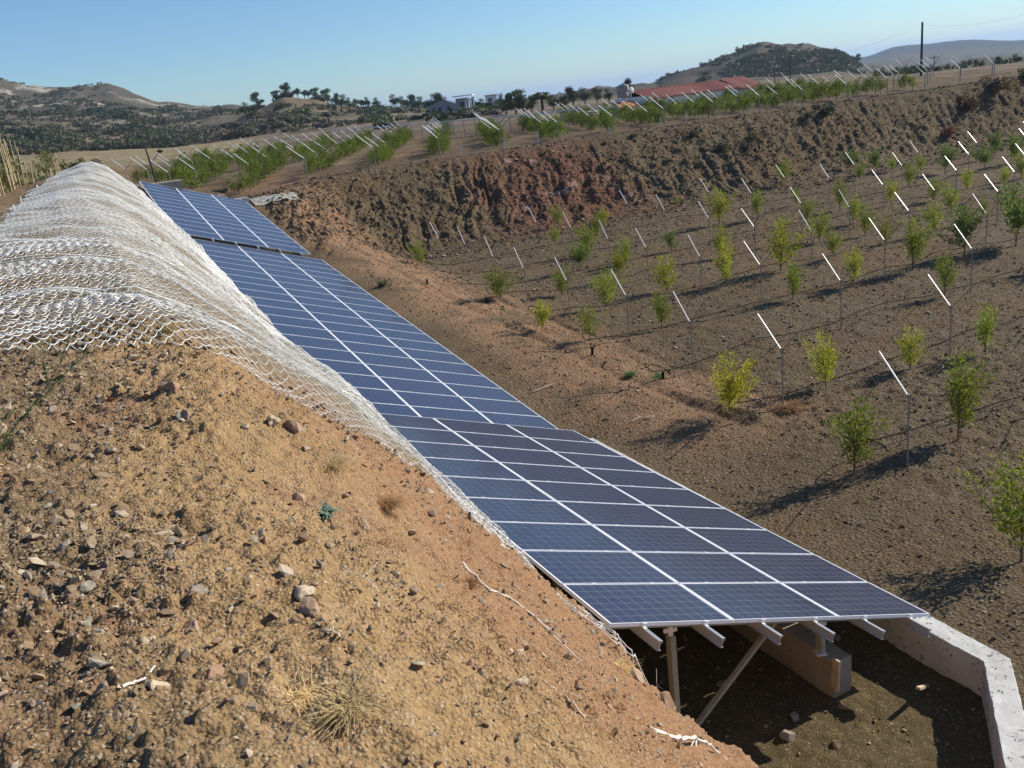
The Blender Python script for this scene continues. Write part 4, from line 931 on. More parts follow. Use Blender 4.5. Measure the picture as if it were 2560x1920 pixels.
def tree_me(seed, n, mt, kind=0):
    rng = np.random.default_rng(seed); b = MB(); b.tube([(0, 0, -.4), (.05, 0, 1.1), (.0, .05, 2.2)], [.16, .12, .07], 6)
    cs = []
    for i in range(9):
        a = rng.uniform(0, 6.28); rr = rng.uniform(.3, 1.15); h = rng.uniform(.9, 3.1) if kind == 0 else rng.uniform(1.9, 2.9); c = np.array([math.cos(a)*rr, math.sin(a)*rr, h]); cs.append(c)
        b.tube([(0, .02, 1.0), c*[.5, .5, .75], c], [.07, .045, .02], 4, False)
    cs = np.array(cs)+rng.normal(0, .12, (9, 3)); rad = rng.uniform(.45, 1., 9); j = rng.integers(0, 9, n); d = rng.normal(size=(n, 3)); d /= np.linalg.norm(d, axis=1, keepdims=True); P = cs[j]+d*rng.uniform(.1, .85, (n, 1))*rad[j][:, None]*[1, 1, .75]
    V, F = leaves(P, d+rng.normal(0, .5, (n, 3)), rng.uniform(.14, .34, n), rng.uniform(.09, .2, n), rng); r = empty('tree', (0, 0, -50))
    return proto(r, link('trunk', b.me('trunk', M['core']), r), link('crown', mesh('crown', V, F, mt), r))
TRS = {'dark round tree': [tree_me(71, 1700, M['bush_d']), tree_me(72, 1500, M['bush_d'])], 'flat topped pine': [tree_me(73, 1200, M['bush_d'], 1)], 'light green tree': [tree_me(74, 1600, M['bush_g'])]}
def polar(x, r):
    a = px_az(x); X, Y = r*math.sin(a), r*math.cos(a); return X, Y, float(far_z(np.array([X]), np.array([Y]))[0])
def where(x):
    for lim, w in ((170, 'at the left edge of the view'), (330, 'below the pale left hill'), (520, 'left of the round knoll'), (700, 'on the left flank of the knoll'), (880, 'on the right flank of the knoll'), (1060, 'between the knoll and the grey house'), (1250, 'just right of the grey house'), (1600, 'left of the red roof'), (2150, 'on the green hill')): 
        if x < lim: return w
    return 'behind the right part of the orchard'
rb = random.Random(3); nb = 0
for x0, x1, r0, r1, num, s0_, s1_, mixk in ((-60, 480, 283, 330, 46, 1.8, 3.4, 'ddb'), (-60, 520, 330, 520, 70, 2.2, 4.8, 'ddbg'), (480, 1000, 285, 420, 46, 2., 4.2, 'dbbg'), (-60, 620, 520, 820, 34, 3., 6., 'db'), (930, 1340, 170, 300, 22, 1.4, 2.8, 'dbg'), (1640, 2120, 520, 720, 40, 1.8, 3.4, 'ddb')):
    for i in range(num):
        x = rb.uniform(x0, x1); r_ = rb.uniform(r0, r1) if rb.random() < .6 else r0+(r1-r0)*rb.random()**2; X, Y, Z = polar(x, r_)
        kd = {'d': 'dark evergreen bush', 'b': 'brown dry bush', 'g': 'green bush'}[rb.choice(mixk)]; g = rb.uniform(s0_, s1_)
        band = 'low slope' if r_ < 350 else ('middle slope' if r_ < 520 else 'upper slope')
        place(rb.choice(BU[kd]), (X, Y, Z-.15*g), rb.uniform(0, 6), (g*rb.uniform(.9, 1.3), g*rb.uniform(.9, 1.3), g), '%s, %s %s' % (kd, band, where(x)), 'bush', '%s, %s %s' % (kd, band, where(x))); nb += 1
# skyline and roadside trees: (photo column, distance, height, kind, label)
TT = [(622, 385, 6.0, 0, 'light green tree standing alone at the foot of the knoll'), (655, 398, 7.2, 2, 'pale green tree leaning on the left foot of the knoll'), (700, 400, 4.2, 2, 'small green tree below the knoll top'),
      (727, 402, 7.0, 1, 'tallest lone pine on the knoll top'), (754, 402, 4.8, 1, 'second pine on the knoll top'), (771, 403, 4.4, 1, 'third small pine on the knoll top'), (780, 404, 4.2, 1, 'smallest pine of the knoll top'),
      (798, 404, 5.1, 2, 'green tree on the right shoulder of the knoll'), (825, 404, 6.4, 2, 'broad green tree right of the knoll top'), (845, 404, 6.0, 0, 'dark tree right of the broad green one'), (856, 380, 6.8, 0, 'big dark bush-like tree on the knoll flank'),
      (872, 405, 4.2, 0, 'dark tree low on the right flank'), (893, 410, 4.7, 1, 'round headed pine past the knoll'), (905, 410, 4.2, 1, 'pine with bare trunk past the knoll'), (911, 410, 4.2, 1, 'pine touching its bare trunked neighbour'), (923, 410, 5.4, 0, 'full dark tree on the saddle'), (941, 410, 5.1, 0, 'round dark tree on the saddle end'),
      (988, 395, 6.4, 0, 'dark tree left of the house group'), (1010, 395, 6.0, 0, 'second dark tree left of the house group'), (1030, 390, 7.6, 0, 'broad tree left of the grey house'), (1045, 380, 6.8, 0, 'tree before the grey house, left'), (1082, 300, 7.6, 0, 'tall dark tree behind the gabled part of the house'), (1105, 300, 7.6, 0, 'tree rising between the two house parts'),
      (1120, 262, 4.2, 0, 'tree standing before the wall of the grey house'), (1178, 320, 5.0, 0, 'dark tree right of the pillared porch'), (1200, 310, 4.3, 0, 'second tree right of the porch'), (1222, 300, 3.7, 0, 'third tree right of the porch'), (1247, 290, 5.0, 0, 'tree on the skyline right of the house'), (1262, 180, 4.0, 0, 'big olive green tree left of the palm'),
      (1285, 170, 4.7, 2, 'tall light tree before the far plain'), (1305, 165, 4.0, 0, 'dark tree before the far plain'), (1325, 175, 3.4, 2, 'lower green tree beside the palm'), (1380, 190, 3.4, 0, 'dark tree right of the palm'), (1405, 185, 3.1, 0, 'round dark tree left of the small hill'), (1430, 230, 5.0, 0, 'dark tree at the foot of the small hill'), (1460, 220, 4.3, 0, 'broad tree under the small hill'), (1490, 210, 3.7, 2, 'green tree under the small hill'), (1520, 200, 3.4, 0, 'dark tree near the utility pole'), (1563, 250, 5.6, 0, 'tree left of the water tanks'),
      (1778, 700, 6.0, 0, 'tree clump on the shoulder of the green hill'), (1845, 695, 5.0, 0, 'dark tree near the top of the green hill'), (2141, 640, 7.0, 0, 'lone tree at the right foot of the green hill'), (2205, 250, 2.3, 0, 'dark tree behind the orchard, right of the hill'), (2190, 240, 1.7, 0, 'low dark tree at the hill foot'),
      (2240, 230, 2.0, 0, 'dark tree left of the tall pole'), (2275, 235, 1.7, 0, 'dark tree close to the tall pole'), (2330, 240, 2.0, 0, 'dark tree right of the tall pole'), (2370, 235, 1.9, 0, 'second dark tree right of the tall pole'), (2415, 230, 2.2, 0, 'third dark tree right of the tall pole'), (2455, 225, 2.0, 0, 'dark tree near the right edge'), (2500, 215, 2.3, 0, 'bigger dark tree at the right edge'), (2545, 205, 2.3, 0, 'last dark tree cut by the right edge')]
KN = ['dark round tree', 'flat topped pine', 'light green tree']
for x, r_, h, kd, lab in TT:
    X, Y, Z = polar(x, r_); g = h/3.9
    place(rb.choice(TRS[KN[kd]]), (X, Y, Z-.1), rb.uniform(0, 6), (g*rb.uniform(.9, 1.2), g*rb.uniform(.9, 1.2), g), lab, 'tree', 'trees beyond the orchard')
# dense low scrub nobody could count
def scrub(name, rng, spec, mt):
    Vs = []; Fs = []; off = 0
    for x0, x1, r0, r1, n, a_, b_ in spec:
        x = rng.uniform(x0, x1, n); r_ = rng.uniform(r0, r1, n); az = np.interp(x, FX, FA); X, Y = r_*np.sin(az), r_*np.cos(az)
        k = fbm(X, Y, 0, .012, 3, .5, 77) > -.12; X, Y = X[k], Y[k]; n = len(X); Z = far_z(X, Y); g = rng.uniform(a_, b_, n)
        m_ = 26; d = rng.normal(size=(n, m_, 3)); d /= np.linalg.norm(d, axis=2, keepdims=True); d[..., 2] = np.abs(d[..., 2])*.6; C0 = np.stack([X, Y, Z], -1)[:, None]
        P = (C0+d*(g[:, None]*rng.uniform(.5, 1.05, (n, m_)))[..., None]).reshape(-1, 3); G = np.repeat(g, m_)
        V, F = leaves(P, d.reshape(-1, 3)+rng.normal(0, .6, (n*m_, 3)), G*.75, G*.5, rng); Vs.append(V); Fs.append(F+off); off += len(V)
    o = link(name, mesh(name, np.concatenate(Vs), np.concatenate(Fs), mt)); o['kind'] = 'stuff'; return o
rg = np.random.default_rng(17)
scrub('scrub', rg, [(-80, 520, 282, 520, 260, .8, 1.9), (500, 1050, 285, 400, 120, .7, 1.6), (-80, 640, 520, 900, 1100, 1.0, 2.4), (1640, 2150, 480, 710, 2600, .8, 2.2), (900, 1640, 250, 900, 500, 1., 2.2), (2150, 2700, 190, 900, 300, 1.0, 1.8)], M['bush_d'])
scrub('scrub', rg, [(-80, 520, 282, 520, 900, .5, 1.4), (500, 1050, 285, 400, 400, .4, 1.2), (-80, 640, 520, 900, 500, 1., 2.2), (1640, 2150, 480, 710, 600, 1., 2.4), (1380, 1640, 900, 1500, 300, 2, 4)], M['bush_b'])
# palm
def palm():
    X, Y, Z = polar(1352, 150); r = empty('palm_tree', (X, Y, Z)); tag(r, 'date palm with drooping fronds beyond the white rail', 'palm tree')
    b = MB(); b.tube([(0, 0, -.3), (.05, 0, 1.2), (0, 0, 2.4)], [.3, .24, .2], 8); b.build('trunk', M['core'], r); rng = np.random.default_rng(2); P = []; D = []
    for i in range(46):
        a = rng.uniform(0, 6.28); e = rng.uniform(.1, 1.35); k = np.linspace(.1, 1, 26); L = 2.3; x = np.cos(a)*k*L*math.cos(e); y = np.sin(a)*k*L*math.cos(e); z = 2.3+k*L*math.sin(e)-k*k*1.1
        for sg in (-1, 1): P.append(np.stack([x, y, z], 1)); D.append(np.tile([np.cos(a)*.6-np.sin(a)*sg, np.sin(a)*.6+np.cos(a)*sg, -.1], (26, 1)))
    P = np.concatenate(P); D = np.concatenate(D); V, F = leaves(P, D, np.full(len(P), .5), np.full(len(P), .07), rng); link('fronds', mesh('fronds', V, F, M['bush_g']), r)
palm()

# ------------------------------------------------------------------ buildings
M['white'] = plain('white_render', (.75, .73, .72), .8, 0, .05, 1.5); M['grey_r'] = plain('grey_block', (.3, .28, .27), .9, 0, .12, 1.2); M['void'] = plain('dark_opening', (.02, .02, .022), .5)
def tile_mat(name, c1, c2):
    m, n, b = mat(name); co = nd(n, 'ShaderNodeTexCoord').outputs['Object']
    w = nd(n, 'ShaderNodeTexWave', {'Vector': co, 'Scale': .5, 'Distortion': .3}, bands_direction='X').outputs['Fac']
    n.links.new(ramp(n, mth(n, 'ADD', mth(n, 'MULTIPLY', w, .7), mth(n, 'MULTIPLY', ntex(n, co, 3.), .3)), [(.25, c1), (.75, c2)]), b.inputs['Base Color']); b.inputs['Roughness'].default_value = .8
    bp = nd(n, 'ShaderNodeBump', {'Height': w, 'Strength': .6, 'Distance': .08}); n.links.new(bp.outputs[0], b.inputs['Normal']); return m
M['tile'] = tile_mat('red_roof_tiles', (.12, .02, .014), (.19, .04, .026)); M['tile2'] = tile_mat('orange_roof_tiles', (.5, .17, .06), (.6, .25, .1))
def P3(x, y, r_):
    """world point seen at a photo position from the camera's place, at horizontal distance r_"""
    d = np.array([(x-1280)/2250, (y-960)/2250, 1.]); Rm = np.array([[.993122, -.117087, 0], [-.035422, -.300449, .95314], [-.1116, -.946584, -.30253]]); w = Rm@d; return w*r_/math.hypot(w[0], w[1])
def farmhouse():
    A = P3(1622, 233, 118); B = P3(1836, 211, 128); Z0 = -6.3; ez = -2.15
    u = (B-A)[:2]; L = np.linalg.norm(u); u /= L; w = np.array([-u[1], u[0]]);                      # w points away from the camera
    r = empty('farmhouse', (A[0], A[1], Z0), math.atan2(u[1], u[0])); tag(r, 'long white farm building with a red tiled roof behind the orchard', 'building')
    h = ez-Z0; D = 6.; rg_ = 1.0
    E1 = L+.3; X1 = L+4.8
    def wallbox(x0, x1, y0, y1, z1, nm, m_): b = MB(); b.box(((x0+x1)/2, (y0+y1)/2, z1/2), (x1-x0, y1-y0, z1)); return b.build(nm, m_, r)
    wl = wallbox(0, X1-.3, 0, D, h, 'wall', M['white'])
    for i in range(5):
        b = MB(); x = 1.2+i*2.3; b.box((x, -.03, h-1.5), (1.0, .08, 1.0)); f = b.build('window', M['white'], r); b = MB(); b.box((x, -.075, h-1.5), (.84, .02, .84)); b.build('pane', M['void'], f)
    b = MB(); y0, y1, ym = -.35, D+.35, D/2; zr = h+1.05
    n = 60
    def slope(xa, xb, ya, yb, za, zb, mt, nm):
        """tiled slope with rounded courses"""
        b = MB(); k = max(2, int((xb-xa)/.13)); x = np.linspace(xa, xb, k); c = .035*np.abs(np.sin((x-xa)/.26*math.pi)); V = []; 
        for j, f in enumerate((0, 1)): V.append(np.c_[x, np.full(k, ya+(yb-ya)*f), za+(zb-za)*f+c])
        for j, f in enumerate((0, 1)): V.append(np.c_[x, np.full(k, ya+(yb-ya)*f), np.full(k, za+(zb-za)*f-.1)])
        V = np.concatenate(V); i = np.arange(k-1); Q = np.concatenate([np.stack([i, i+1, k+i+1, k+i], 1), np.stack([2*k+i, 3*k+i, 3*k+i+1, 2*k+i+1], 1), np.stack([i, 2*k+i, 2*k+i+1, i+1], 1)]); b.add(V, Q); return b.build(nm, mt, r)
    slope(-.3, E1, y0, ym, h-.02, zr, M['tile'], 'roof'); slope(-.3, E1, y1, ym, h-.02, zr, M['tile'], 'roof'); slope(E1, X1, y0-.5, ym, h-.2, zr+.15, M['tile'], 'roof'); slope(E1, X1, y1, ym, h-.2, zr+.15, M['tile'], 'roof')
    b = MB(); b.tube([(-.3, ym, zr+.03), (E1, ym, zr+.03), (X1, ym, zr+.18)], .09, 6); b.build('ridge', M['tile'], r)
    b = MB(); b.prism([(-.32, y0), (-.02, y0), (-.02, y1), (-.32, y1)], h-.5, [h+.35, h+.35, h+.35, h+.35]); b.build('parapet', M['white'], r)
    # tower block with water tanks and a small orange roof
    b = MB(); b.box((-4.2, 2.5, h/2-.35), (6.2, 4., h-.7)); b.build('annex', M['white'], r)
    b = MB(); b.add([(-4.4, .3, h-.75), (-.9, .3, h-.55), (-.9, 2.6, h+.05), (-3.9, 2.6, h-.05), (-4.4, .3, h-.85), (-.9, .3, h-.65), (-.9, 2.6, h-.15), (-3.9, 2.6, h-.2)], [(0, 1, 2, 3), (7, 6, 5, 4), (0, 4, 5, 1), (3, 7, 4, 0)]); b.build('porch_roof', M['tile2'], r)
    st = MB(); 
    for sx in (-1, 1):
        for sy in (-1, 1): st.bar((-2.2+sx*.55, 2.2+sy*.5, h-.8), (-2.2+sx*.55, 2.2+sy*.5, h+1.5), .05)
    st.box((-2.2, 2.2, h+.55), (1.2, 1.1, .05)); st.build('tank_stand', M['post'], r)
    for z, rr in ((h+1.55, .48), (h+.8, .34)):
        b = MB(); b.tube([(-2.2-.1, 1.6, z), (-2.2, 1.65, z), (-2.2, 2.8, z), (-2.2, 2.85, z)], [rr*.6, rr, rr, rr*.6], 20)
        V, F = ICO[2]; b.add(V*[rr, .12, rr]+[-2.2, 1.62, z], T=F); b.build('water_tank', M['grey_r'], r, True)
    b = MB(); V, F = ICO[2]; b.add(V*[.42, .1, .42]+[-.9, 2.2, h+1.2], T=F); b.bar((-.9, 2.3, h+.1), (-.9, 2.3, h+1.2), .05); b.bar((-.9, 2.2, h+1.2), (-.3, 1.7, h+1.2), .03); b.build('dish_aerial', M['white'], r)
farmhouse()
def grey_house():
    A = P3(1071, 286, 250); r = empty('house', (A[0], A[1], A[2]-.3), R(-4)); tag(r, 'unfinished grey house with a gabled wing and a flat roofed pillared porch', 'house')
    b = MB(); b.add([(0, 0, 0), (7.6, 0, 0), (7.6, 6, 0), (0, 6, 0), (0, 0, 2.2), (7.6, 0, 2.2), (7.6, 6, 2.2), (0, 6, 2.2), (4.4, 0, 3.6), (7.6, 6, 3.2)], [(0, 1, 5, 4), (1, 2, 6, 5), (2, 3, 7, 6), (3, 0, 4, 7)], [(4, 5, 8)]); b.build('wall', M['grey_r'], r)
    b = MB(); b.add([(-.3, -.3, 2.15), (4.4, -.3, 3.75), (4.0, 6, 3.75), (-.3, 6, 2.15), (4.4, -.3, 3.75), (7.7, -.3, 2.3), (7.7, 6, 2.3), (4., 6, 3.75)], [(0, 1, 2, 3), (4, 5, 6, 7)]); b.build('roof', M['grey_r'], r)
    for x in (1.8, 3.2, 5.6): b = MB(); b.box((x, -.02, 1.2), (.8, .1, 1.)); b.build('window', M['void'], r)
    b = MB(); b.box((9.2, 3, 1.7), (3.2, 6, 3.4)); b.build('wall', M['grey_r'], r); b = MB(); b.box((9.6, 2.4, 3.95), (5.4, 7.2, .25)); b.build('flat_roof', M['white'], r)
    b = MB(); b.box((11.4, 2.2, 2.85), (2.6, 6, .18)); b.build('porch_slab', M['white'], r)
    for x in (10.3, 11, 11.7, 12.4): b = MB(); b.box((x, -.6, 1.5), (.28, .28, 2.6)); b.build('pillar', M['white'], r)
    b = MB(); b.box((9.2, -.02, 1.8), (1, .1, 1.3)); b.build('window', M['void'], r)
grey_house()
def small_house(x, y, r_, w_, lab):
    A = P3(x, y, r_); r = empty('house', tuple(A), 0); tag(r, lab, 'house'); b = MB(); b.box((w_/2, 2.5, 1.2), (w_, 5, 3.4)); b.build('wall', M['white'], r); b = MB(); b.box((w_/2, 2.5, 3.0), (w_+.6, 5.6, .3)); b.build('roof', M['tile2'], r); b = MB(); b.box((w_*.4, -.02, 1.5), (1.4, .08, 1.1)); b.build('window', M['void'], r)
small_house(1215, 262, 330, 4., 'small pale house half hidden in trees right of the grey one')
# poles
M['polewood'] = plain('dark_pole_wood', (.05, .045, .04), .9)
def pole(x, yt, r_, zb, lab, rad=.12, cross=True, lean=0.):
    T = P3(x, yt, r_); b = MB(); h = T[2]-zb; b.tube([(0, 0, 0), (lean*h, 0, h)], [rad, rad*.7], 8); r = empty('utility_pole', (T[0]-lean*h, T[1], zb)); tag(r, lab, 'pole'); b.build('shaft', M['polewood'], r)
    if cross:
        b = MB(); b.bar((lean*h-.7, 0, h-.35), (lean*h+.7, .1, h-.35), .1); b.build('crossarm', M['polewood'], r)
        for q in (-.6, 0, .6): b = MB(); b.tube([(lean*h+q, 0, h-.3), (lean*h+q, 0, h-.12)], .05, 6); b.build('insulator', M['white'], r)
    return np.array([T[0], T[1], T[2]])
t1 = pole(2306, 55, 120, -5, 'tallest dark utility pole against the far blue hill', .16, False)
pole(1975, 137, 190, -8, 'dark pole standing before the green hill', .14, False); pole(1936, 160, 200, -8, 'shorter dark pole before the green hill', .12, False); pole(1545, 219, 190, -8, 'pole between the small hill and the water tanks', .13, True)
pole(2336, 138, 170, -9, 'small distant pole right of the tallest pole', .08, True); 
def lamp():
    T = P3(359, 358, 52.5); z0 = -2.4; r = empty('lamp_post', (T[0]+.25, T[1], z0)); tag(r, 'thin dark lamp post with a short arm behind the farthest panels', 'lamp post')
    b = MB(); h = T[2]-z0; b.tube([(0, 0, -.3), (-.15, 0, h*.6), (-.25, 0, h)], [.05, .045, .04], 8); b.build('shaft', M['polewood'], r); b = MB(); b.bar((-.25, 0, h-.02), (.35, .3, h+.06), .05); b.build('arm', M['polewood'], r)
    b = MB(); V, F = ICO[1]; b.add(V*[.17, .12, .09]+[.42, .25, h-.5], T=F); b.bar((.3, .3, h+.02), (.42, .25, h-.45), .02); b.build('lamp_head', M['polewood'], r)
lamp()
def wire(a, b_, lab, sag=1.2):
    k = np.linspace(0, 1, 24); P = np.outer(1-k, a)+np.outer(k, b_); P[:, 2] -= sag*4*k*(1-k); b = MB(); b.tube(P, .005, 4, False); o = b.build('power_line', M['polewood']); tag(o, lab, 'wire')
wire(t1+[0, 0, -.3], P3(2760, -40, 95), 'thin overhead wire running right from the tallest pole'); wire(P3(1975, 140, 190), t1+[0, 0, -.3], 'thin overhead wire left of the tallest pole')

# ------------------------------------------------------------------ bushes on the cut bank
M['brush'] = leaf_mat('rusty_brush', [(.24, .13, .07), (.28, .16, .08), (.2, .11, .06)], .1); M['brush2'] = leaf_mat('straw_brush', [(.3, .22, .11), (.34, .25, .12), (.25, .18, .09)], .1)
def bankbush(s_, t_, g, mt, lab, n=420, seed=0):
    p = on_ground(s_, t_); r = empty('bush', tuple(p), 0, g); tag(r, lab, 'bush', 'bushes growing on the cut bank'); link('trunk', CORE, r); link('crown', bush_me(200+seed, n, .9, mt, .13), r)
bankbush(47.6, 38.3, .5, M['bush_d'], 'round dark green bush high on the cut bank', 700, 1); bankbush(48.2, 41.4, .55, M['brush2'], 'yellowish dry bush right of the round dark one', 500, 2); bankbush(47.3, 40, .5, M['bush_b'], 'low brown bush between the round and the yellowish one', 400, 3)
bankbush(49.6, 37.6, .4, M['bush_b'], 'small bush near the crest above the round dark one', 400, 4); bankbush(49.6, 49.2, .7, M['bush_d'], 'dark green patch of bush under the crest', 600, 5); bankbush(49.4, 47.4, .45, M['bush_g'], 'smaller green bush left of the dark patch', 400, 6)
bankbush(48.6, 62.5, .9, M['brush'], 'broad rust coloured bush on the right end of the bank', 900, 7); bankbush(49.3, 66.5, .9, M['brush2'], 'straw coloured bush at the far right of the bank', 900, 8); bankbush(47.0, 58.5, .6, M['brush'], 'reddish low bush at mid height of the bank', 800, 9); bankbush(49.8, 71, .8, M['bush_d'], 'dark bush at the right edge of the bank', 500, 10)
bankbush(50.6, 33.6, .3, M['bush_d'], 'small dark bush on the crest near the shrubs', 300, 11)
bankbush(30.8, 9.4, .25, M['bush_g'], 'little green bush squeezed against the middle panels', 300, 12)
# grass and bush past the rounded end of the net
for i, (s_, t_, g) in enumerate(((48.6, .9, .55), (49.2, 1.7, .45), (52, -.5, .4))):
    x, y = W(s_, t_); r = empty('bush', (x, y, float(bank_z(s_, t_))+.1), 0, g); tag(r, ('dark bush behind the far end of the net', 'smaller brown bush beside it behind the net', 'low bush on the path end')[i], 'bush'); link('trunk', CORE, r); link('crown', bush_me(230+i, 500, .9, M['bush_b' if i == 1 else 'bush_g'], .13), r)

# ------------------------------------------------------------------ things lying on the near bank
M['rockA'] = stone_mat('brown_rock', [(.33, .21, .13), (.38, .26, .17)]); M['rockB'] = stone_mat('grey_rock', [(.27, .235, .175), (.33, .28, .21)]); M['rockC'] = stone_mat('red_rock', [(.3, .175, .115), (.35, .22, .14)]); M['rockD'] = stone_mat('cream_rock', [(.48, .37, .24), (.54, .43, .3)])
RK = [(5.63, .32, .1, 'C', 'two toned grey and red rock, biggest near the net'), (5.3, .9, .085, 'A', 'brown rounded rock above the dry grass'), (5.33, .78, .06, 'D', 'pale tan rock beside the brown rounded one'), (5.12, .93, .045, 'D', 'small cream stone below the net edge'), (5.28, -.58, .09, 'A', 'dark undercut rock at the left edge'), (4.2, .72, .05, 'A', 'flat brown stone left of the thistle'), (5.2, .33, .07, 'A', 'angular brown rock half sunk below the two toned rock'),
      (2.9, .43, .042, 'D', 'pale oval stone in the sandy middle'), (2.76, .43, .05, 'A', 'dark oval stone just below the pale oval one'), (2.56, .43, .03, 'C', 'dark red stone with a deep shadow'), (2.66, .53, .028, 'A', 'brown hollow stone right of the red one'), (2.7, .73, .03, 'C', 'reddish stone with a white chip beside it'), (2.52, -.22, .05, 'B', 'large flat grey stone in the gravel'), (3.2, -.24, .035, 'B', 'greenish grey stone at the upper gravel edge'), (3.02, .1, .04, 'B', 'wedge shaped grey stone on the sand'), (2.75, .05, .032, 'A', 'tan stone below the wedge shaped one'), (2.95, -.26, .03, 'B', 'round grey pebble in the left gravel'), (2.34, .06, .045, 'C', 'reddish rock beside the dry stalks'),
      (2.3, -.1, .035, 'D', 'cream stone near the straw stick'), (2.4, .98, .04, 'D', 'flat cream slab low on the slope'), (3.0, 1.25, .05, 'D', 'pale slab under the exposed roots'), (3.6, 1.6, .05, 'A', 'brown stone on the steep part'), (3.1, 1.75, .045, 'C', 'red stone near the white root'), (4.6, 2.5, .07, 'A', 'brown lump above the panel corner')]
for i, (s_, t_, g, k, lab) in enumerate(RK):
    p = on_bank(s_, t_); V, F = rock_shape(2, 300+i, 1.1, .7); V = V*(1+.06*noise(V[:, 0]*5, V[:, 1]*5, V[:, 2]*5, i))[:, None]; o = link('rock', mesh('rock', V*g, F, M['rock'+k])); o.location = p+np.array([0, 0, g*.12]); o.rotation_euler = (random.uniform(-.3, .3), random.uniform(-.3, .3), random.uniform(0, 6)); tag(o, lab, 'rock', 'rocks on the near bank')
for (s_, t_, g, lab) in ((5.55, 3.42, .14, 'rounded brown boulder at the crumbling edge under the first panel'), (5.25, 3.5, .13, 'reddish boulder hanging over the pit edge')):
    p = on_bank(s_, t_); V, F = rock_shape(3, 400+int(g*100), .6, .8); o = link('boulder', mesh('boulder', V*g, F, M['rockA' if g > .135 else 'rockC'])); o.location = p+np.array([0, 0, g*.3]); tag(o, lab, 'rock')
for i, (s_, t_, g, k, lab) in enumerate(((6.45, 6.55, .085, 'A', 'dark rock on the sunlit pit floor'), (6.9, 7.1, .07, 'C', 'reddish lump against the end of the footing wall'), (6.1, 5.9, .05, 'D', 'pale stone at the shadow edge in the pit'), (6.9, 6.2, .12, 'B', 'pale cement lump in the shade of the pit'), (7.1, 6.5, .09, 'B', 'second cement lump in the shade of the pit'), (8.1, 6.2, .1, 'B', 'cement lump deep under the panels'), (8.0, 8.1, .08, 'B', 'grey stone beside the long wall'))):
    x, y = W(s_, t_); V, F = rock_shape(2, 500+i, .4, .6); o = link('rock', mesh('rock', V*g, F, M['rock'+k])); o.location = (x, y, float(floor_z(s_))+g*.3); o.rotation_euler = (0, 0, i); tag(o, lab, 'rock', 'rocks in the pit')
M['timber'] = plain('raw_timber', (.5, .38, .24), .8, 0, .2, 6)
x, y = W(6.05, 5.12); b = MB(); b.bar((0, 0, -.1), (0, 0, .5), .1, .05, (1, .3, 0)); o = b.build('timber_peg', M['timber']); o.location = (x, y, -7.6); tag(o, 'short grey timber peg standing in the pit behind the dirt edge', 'peg')
b = MB(); a = np.array(W(7.0, 7.05)); b.bar((0, 0, 0), (.02, .0, .42), .11, .03, (UT[0], UT[1], 0)); o = b.build('timber_peg', M['timber']); o.location = (a[0], a[1], -7.35); tag(o, 'upright board nailed to the end of the footing wall', 'board')
b = MB(); x, y = W(6.6, 8.2); b.bar((0, 0, .05), (-.28, -.32, .28), .05, .03); o = b.build('batten', M['timber']); o.location = (x, y, -7.6); tag(o, 'thin batten leaning in the dark wall corner', 'batten')
# roots, sticks, stalks
M['root'] = plain('dry_root', (.55, .44, .32), .8, 0, .2, 12); M['root2'] = plain('white_root', (.68, .62, .54), .7, 0, .1, 12)
def root(pts, rad, lab, mt='root', forks=3, name='root', lift=.012, seed=0):
    rng = np.random.default_rng(seed); P = [on_bank(*p[:2])+np.array([0, 0, lift+(p[2] if len(p) > 2 else 0)]) for p in pts]; P = np.array(P); k = np.linspace(0, len(P)-1, len(P)*5); Q = np.stack([np.interp(k, range(len(P)), P[:, c]) for c in range(3)], 1); Q += rng.normal(0, rad*.35, Q.shape)
    b = MB(); b.tube(Q, rad*np.linspace(1, .45, len(Q)), 6)
    for f in range(forks):
        i = rng.integers(3, len(Q)-3); d = rng.normal(size=3)*[1, 1, .3]; d /= np.linalg.norm(d); L = rng.uniform(.05, .18); kk = np.linspace(0, 1, 6)[:, None]; b.tube(Q[i]+kk*L*d+rng.normal(0, .006, (6, 3))*kk-[0, 0, .02]*kk, rad*np.linspace(.5, .15, 6), 4, False)
    o = b.build(name, M[mt]); tag(o, lab, 'root' if name == 'root' else 'stick'); return o
root([(3.1, 1.95, 0), (3.25, 2.2, .02), (3.42, 2.42, .04), (3.5, 2.55, .03), (3.45, 2.7, -.02)], .015, 'thick white root lying on the dirt edge above the pit', 'root2', 3, seed=1)
root([(3.0, 1.2), (2.85, 1.25), (2.75, 1.32), (2.62, 1.3), (2.5, 1.38)], .009, 'forked brown root on the lower slope', 'root', 5, seed=2)
root([(4.5, 1.62), (4.3, 1.7), (4.35, 1.85), (4.2, 2.0), (3.9, 2.05)], .009, 'pale crooked root just below the net edge', 'root2', 6, seed=3)
root([(4.8, 1.9), (4.6, 2.0), (4.2, 2.1)], .005, 'thin brown twig near the crooked root', 'root', 4, seed=4)
root([(2.33, -.17), (2.36, -.12), (2.43, -.08)], .005, 'pale straw stick on the gravel at lower left', 'root2', 0, 'stick', seed=5)
root([(2.42, .42), (2.5, .44), (2.55, .4)], .004, 'curled stalk next to the red stone', 'root', 3, 'stick', seed=6)
for i in range(9):
    s_, t_ = random.uniform(1.8, 6.6), random.uniform(.3, 3.2); a = random.uniform(0, 6.28); L = random.uniform(.04, .16)
    root([(s_, t_), (s_+L*math.cos(a)*.5, t_+L*math.sin(a)*.5, .015), (s_+L*math.cos(a), min(t_+L*math.sin(a), 3.4))], random.uniform(.0015, .0035), 'thin dry twig on the near slope', 'root2' if i % 3 else 'root', 1, 'stick', seed=20+i)['group'] = 'thin twigs strewn over the near slope'
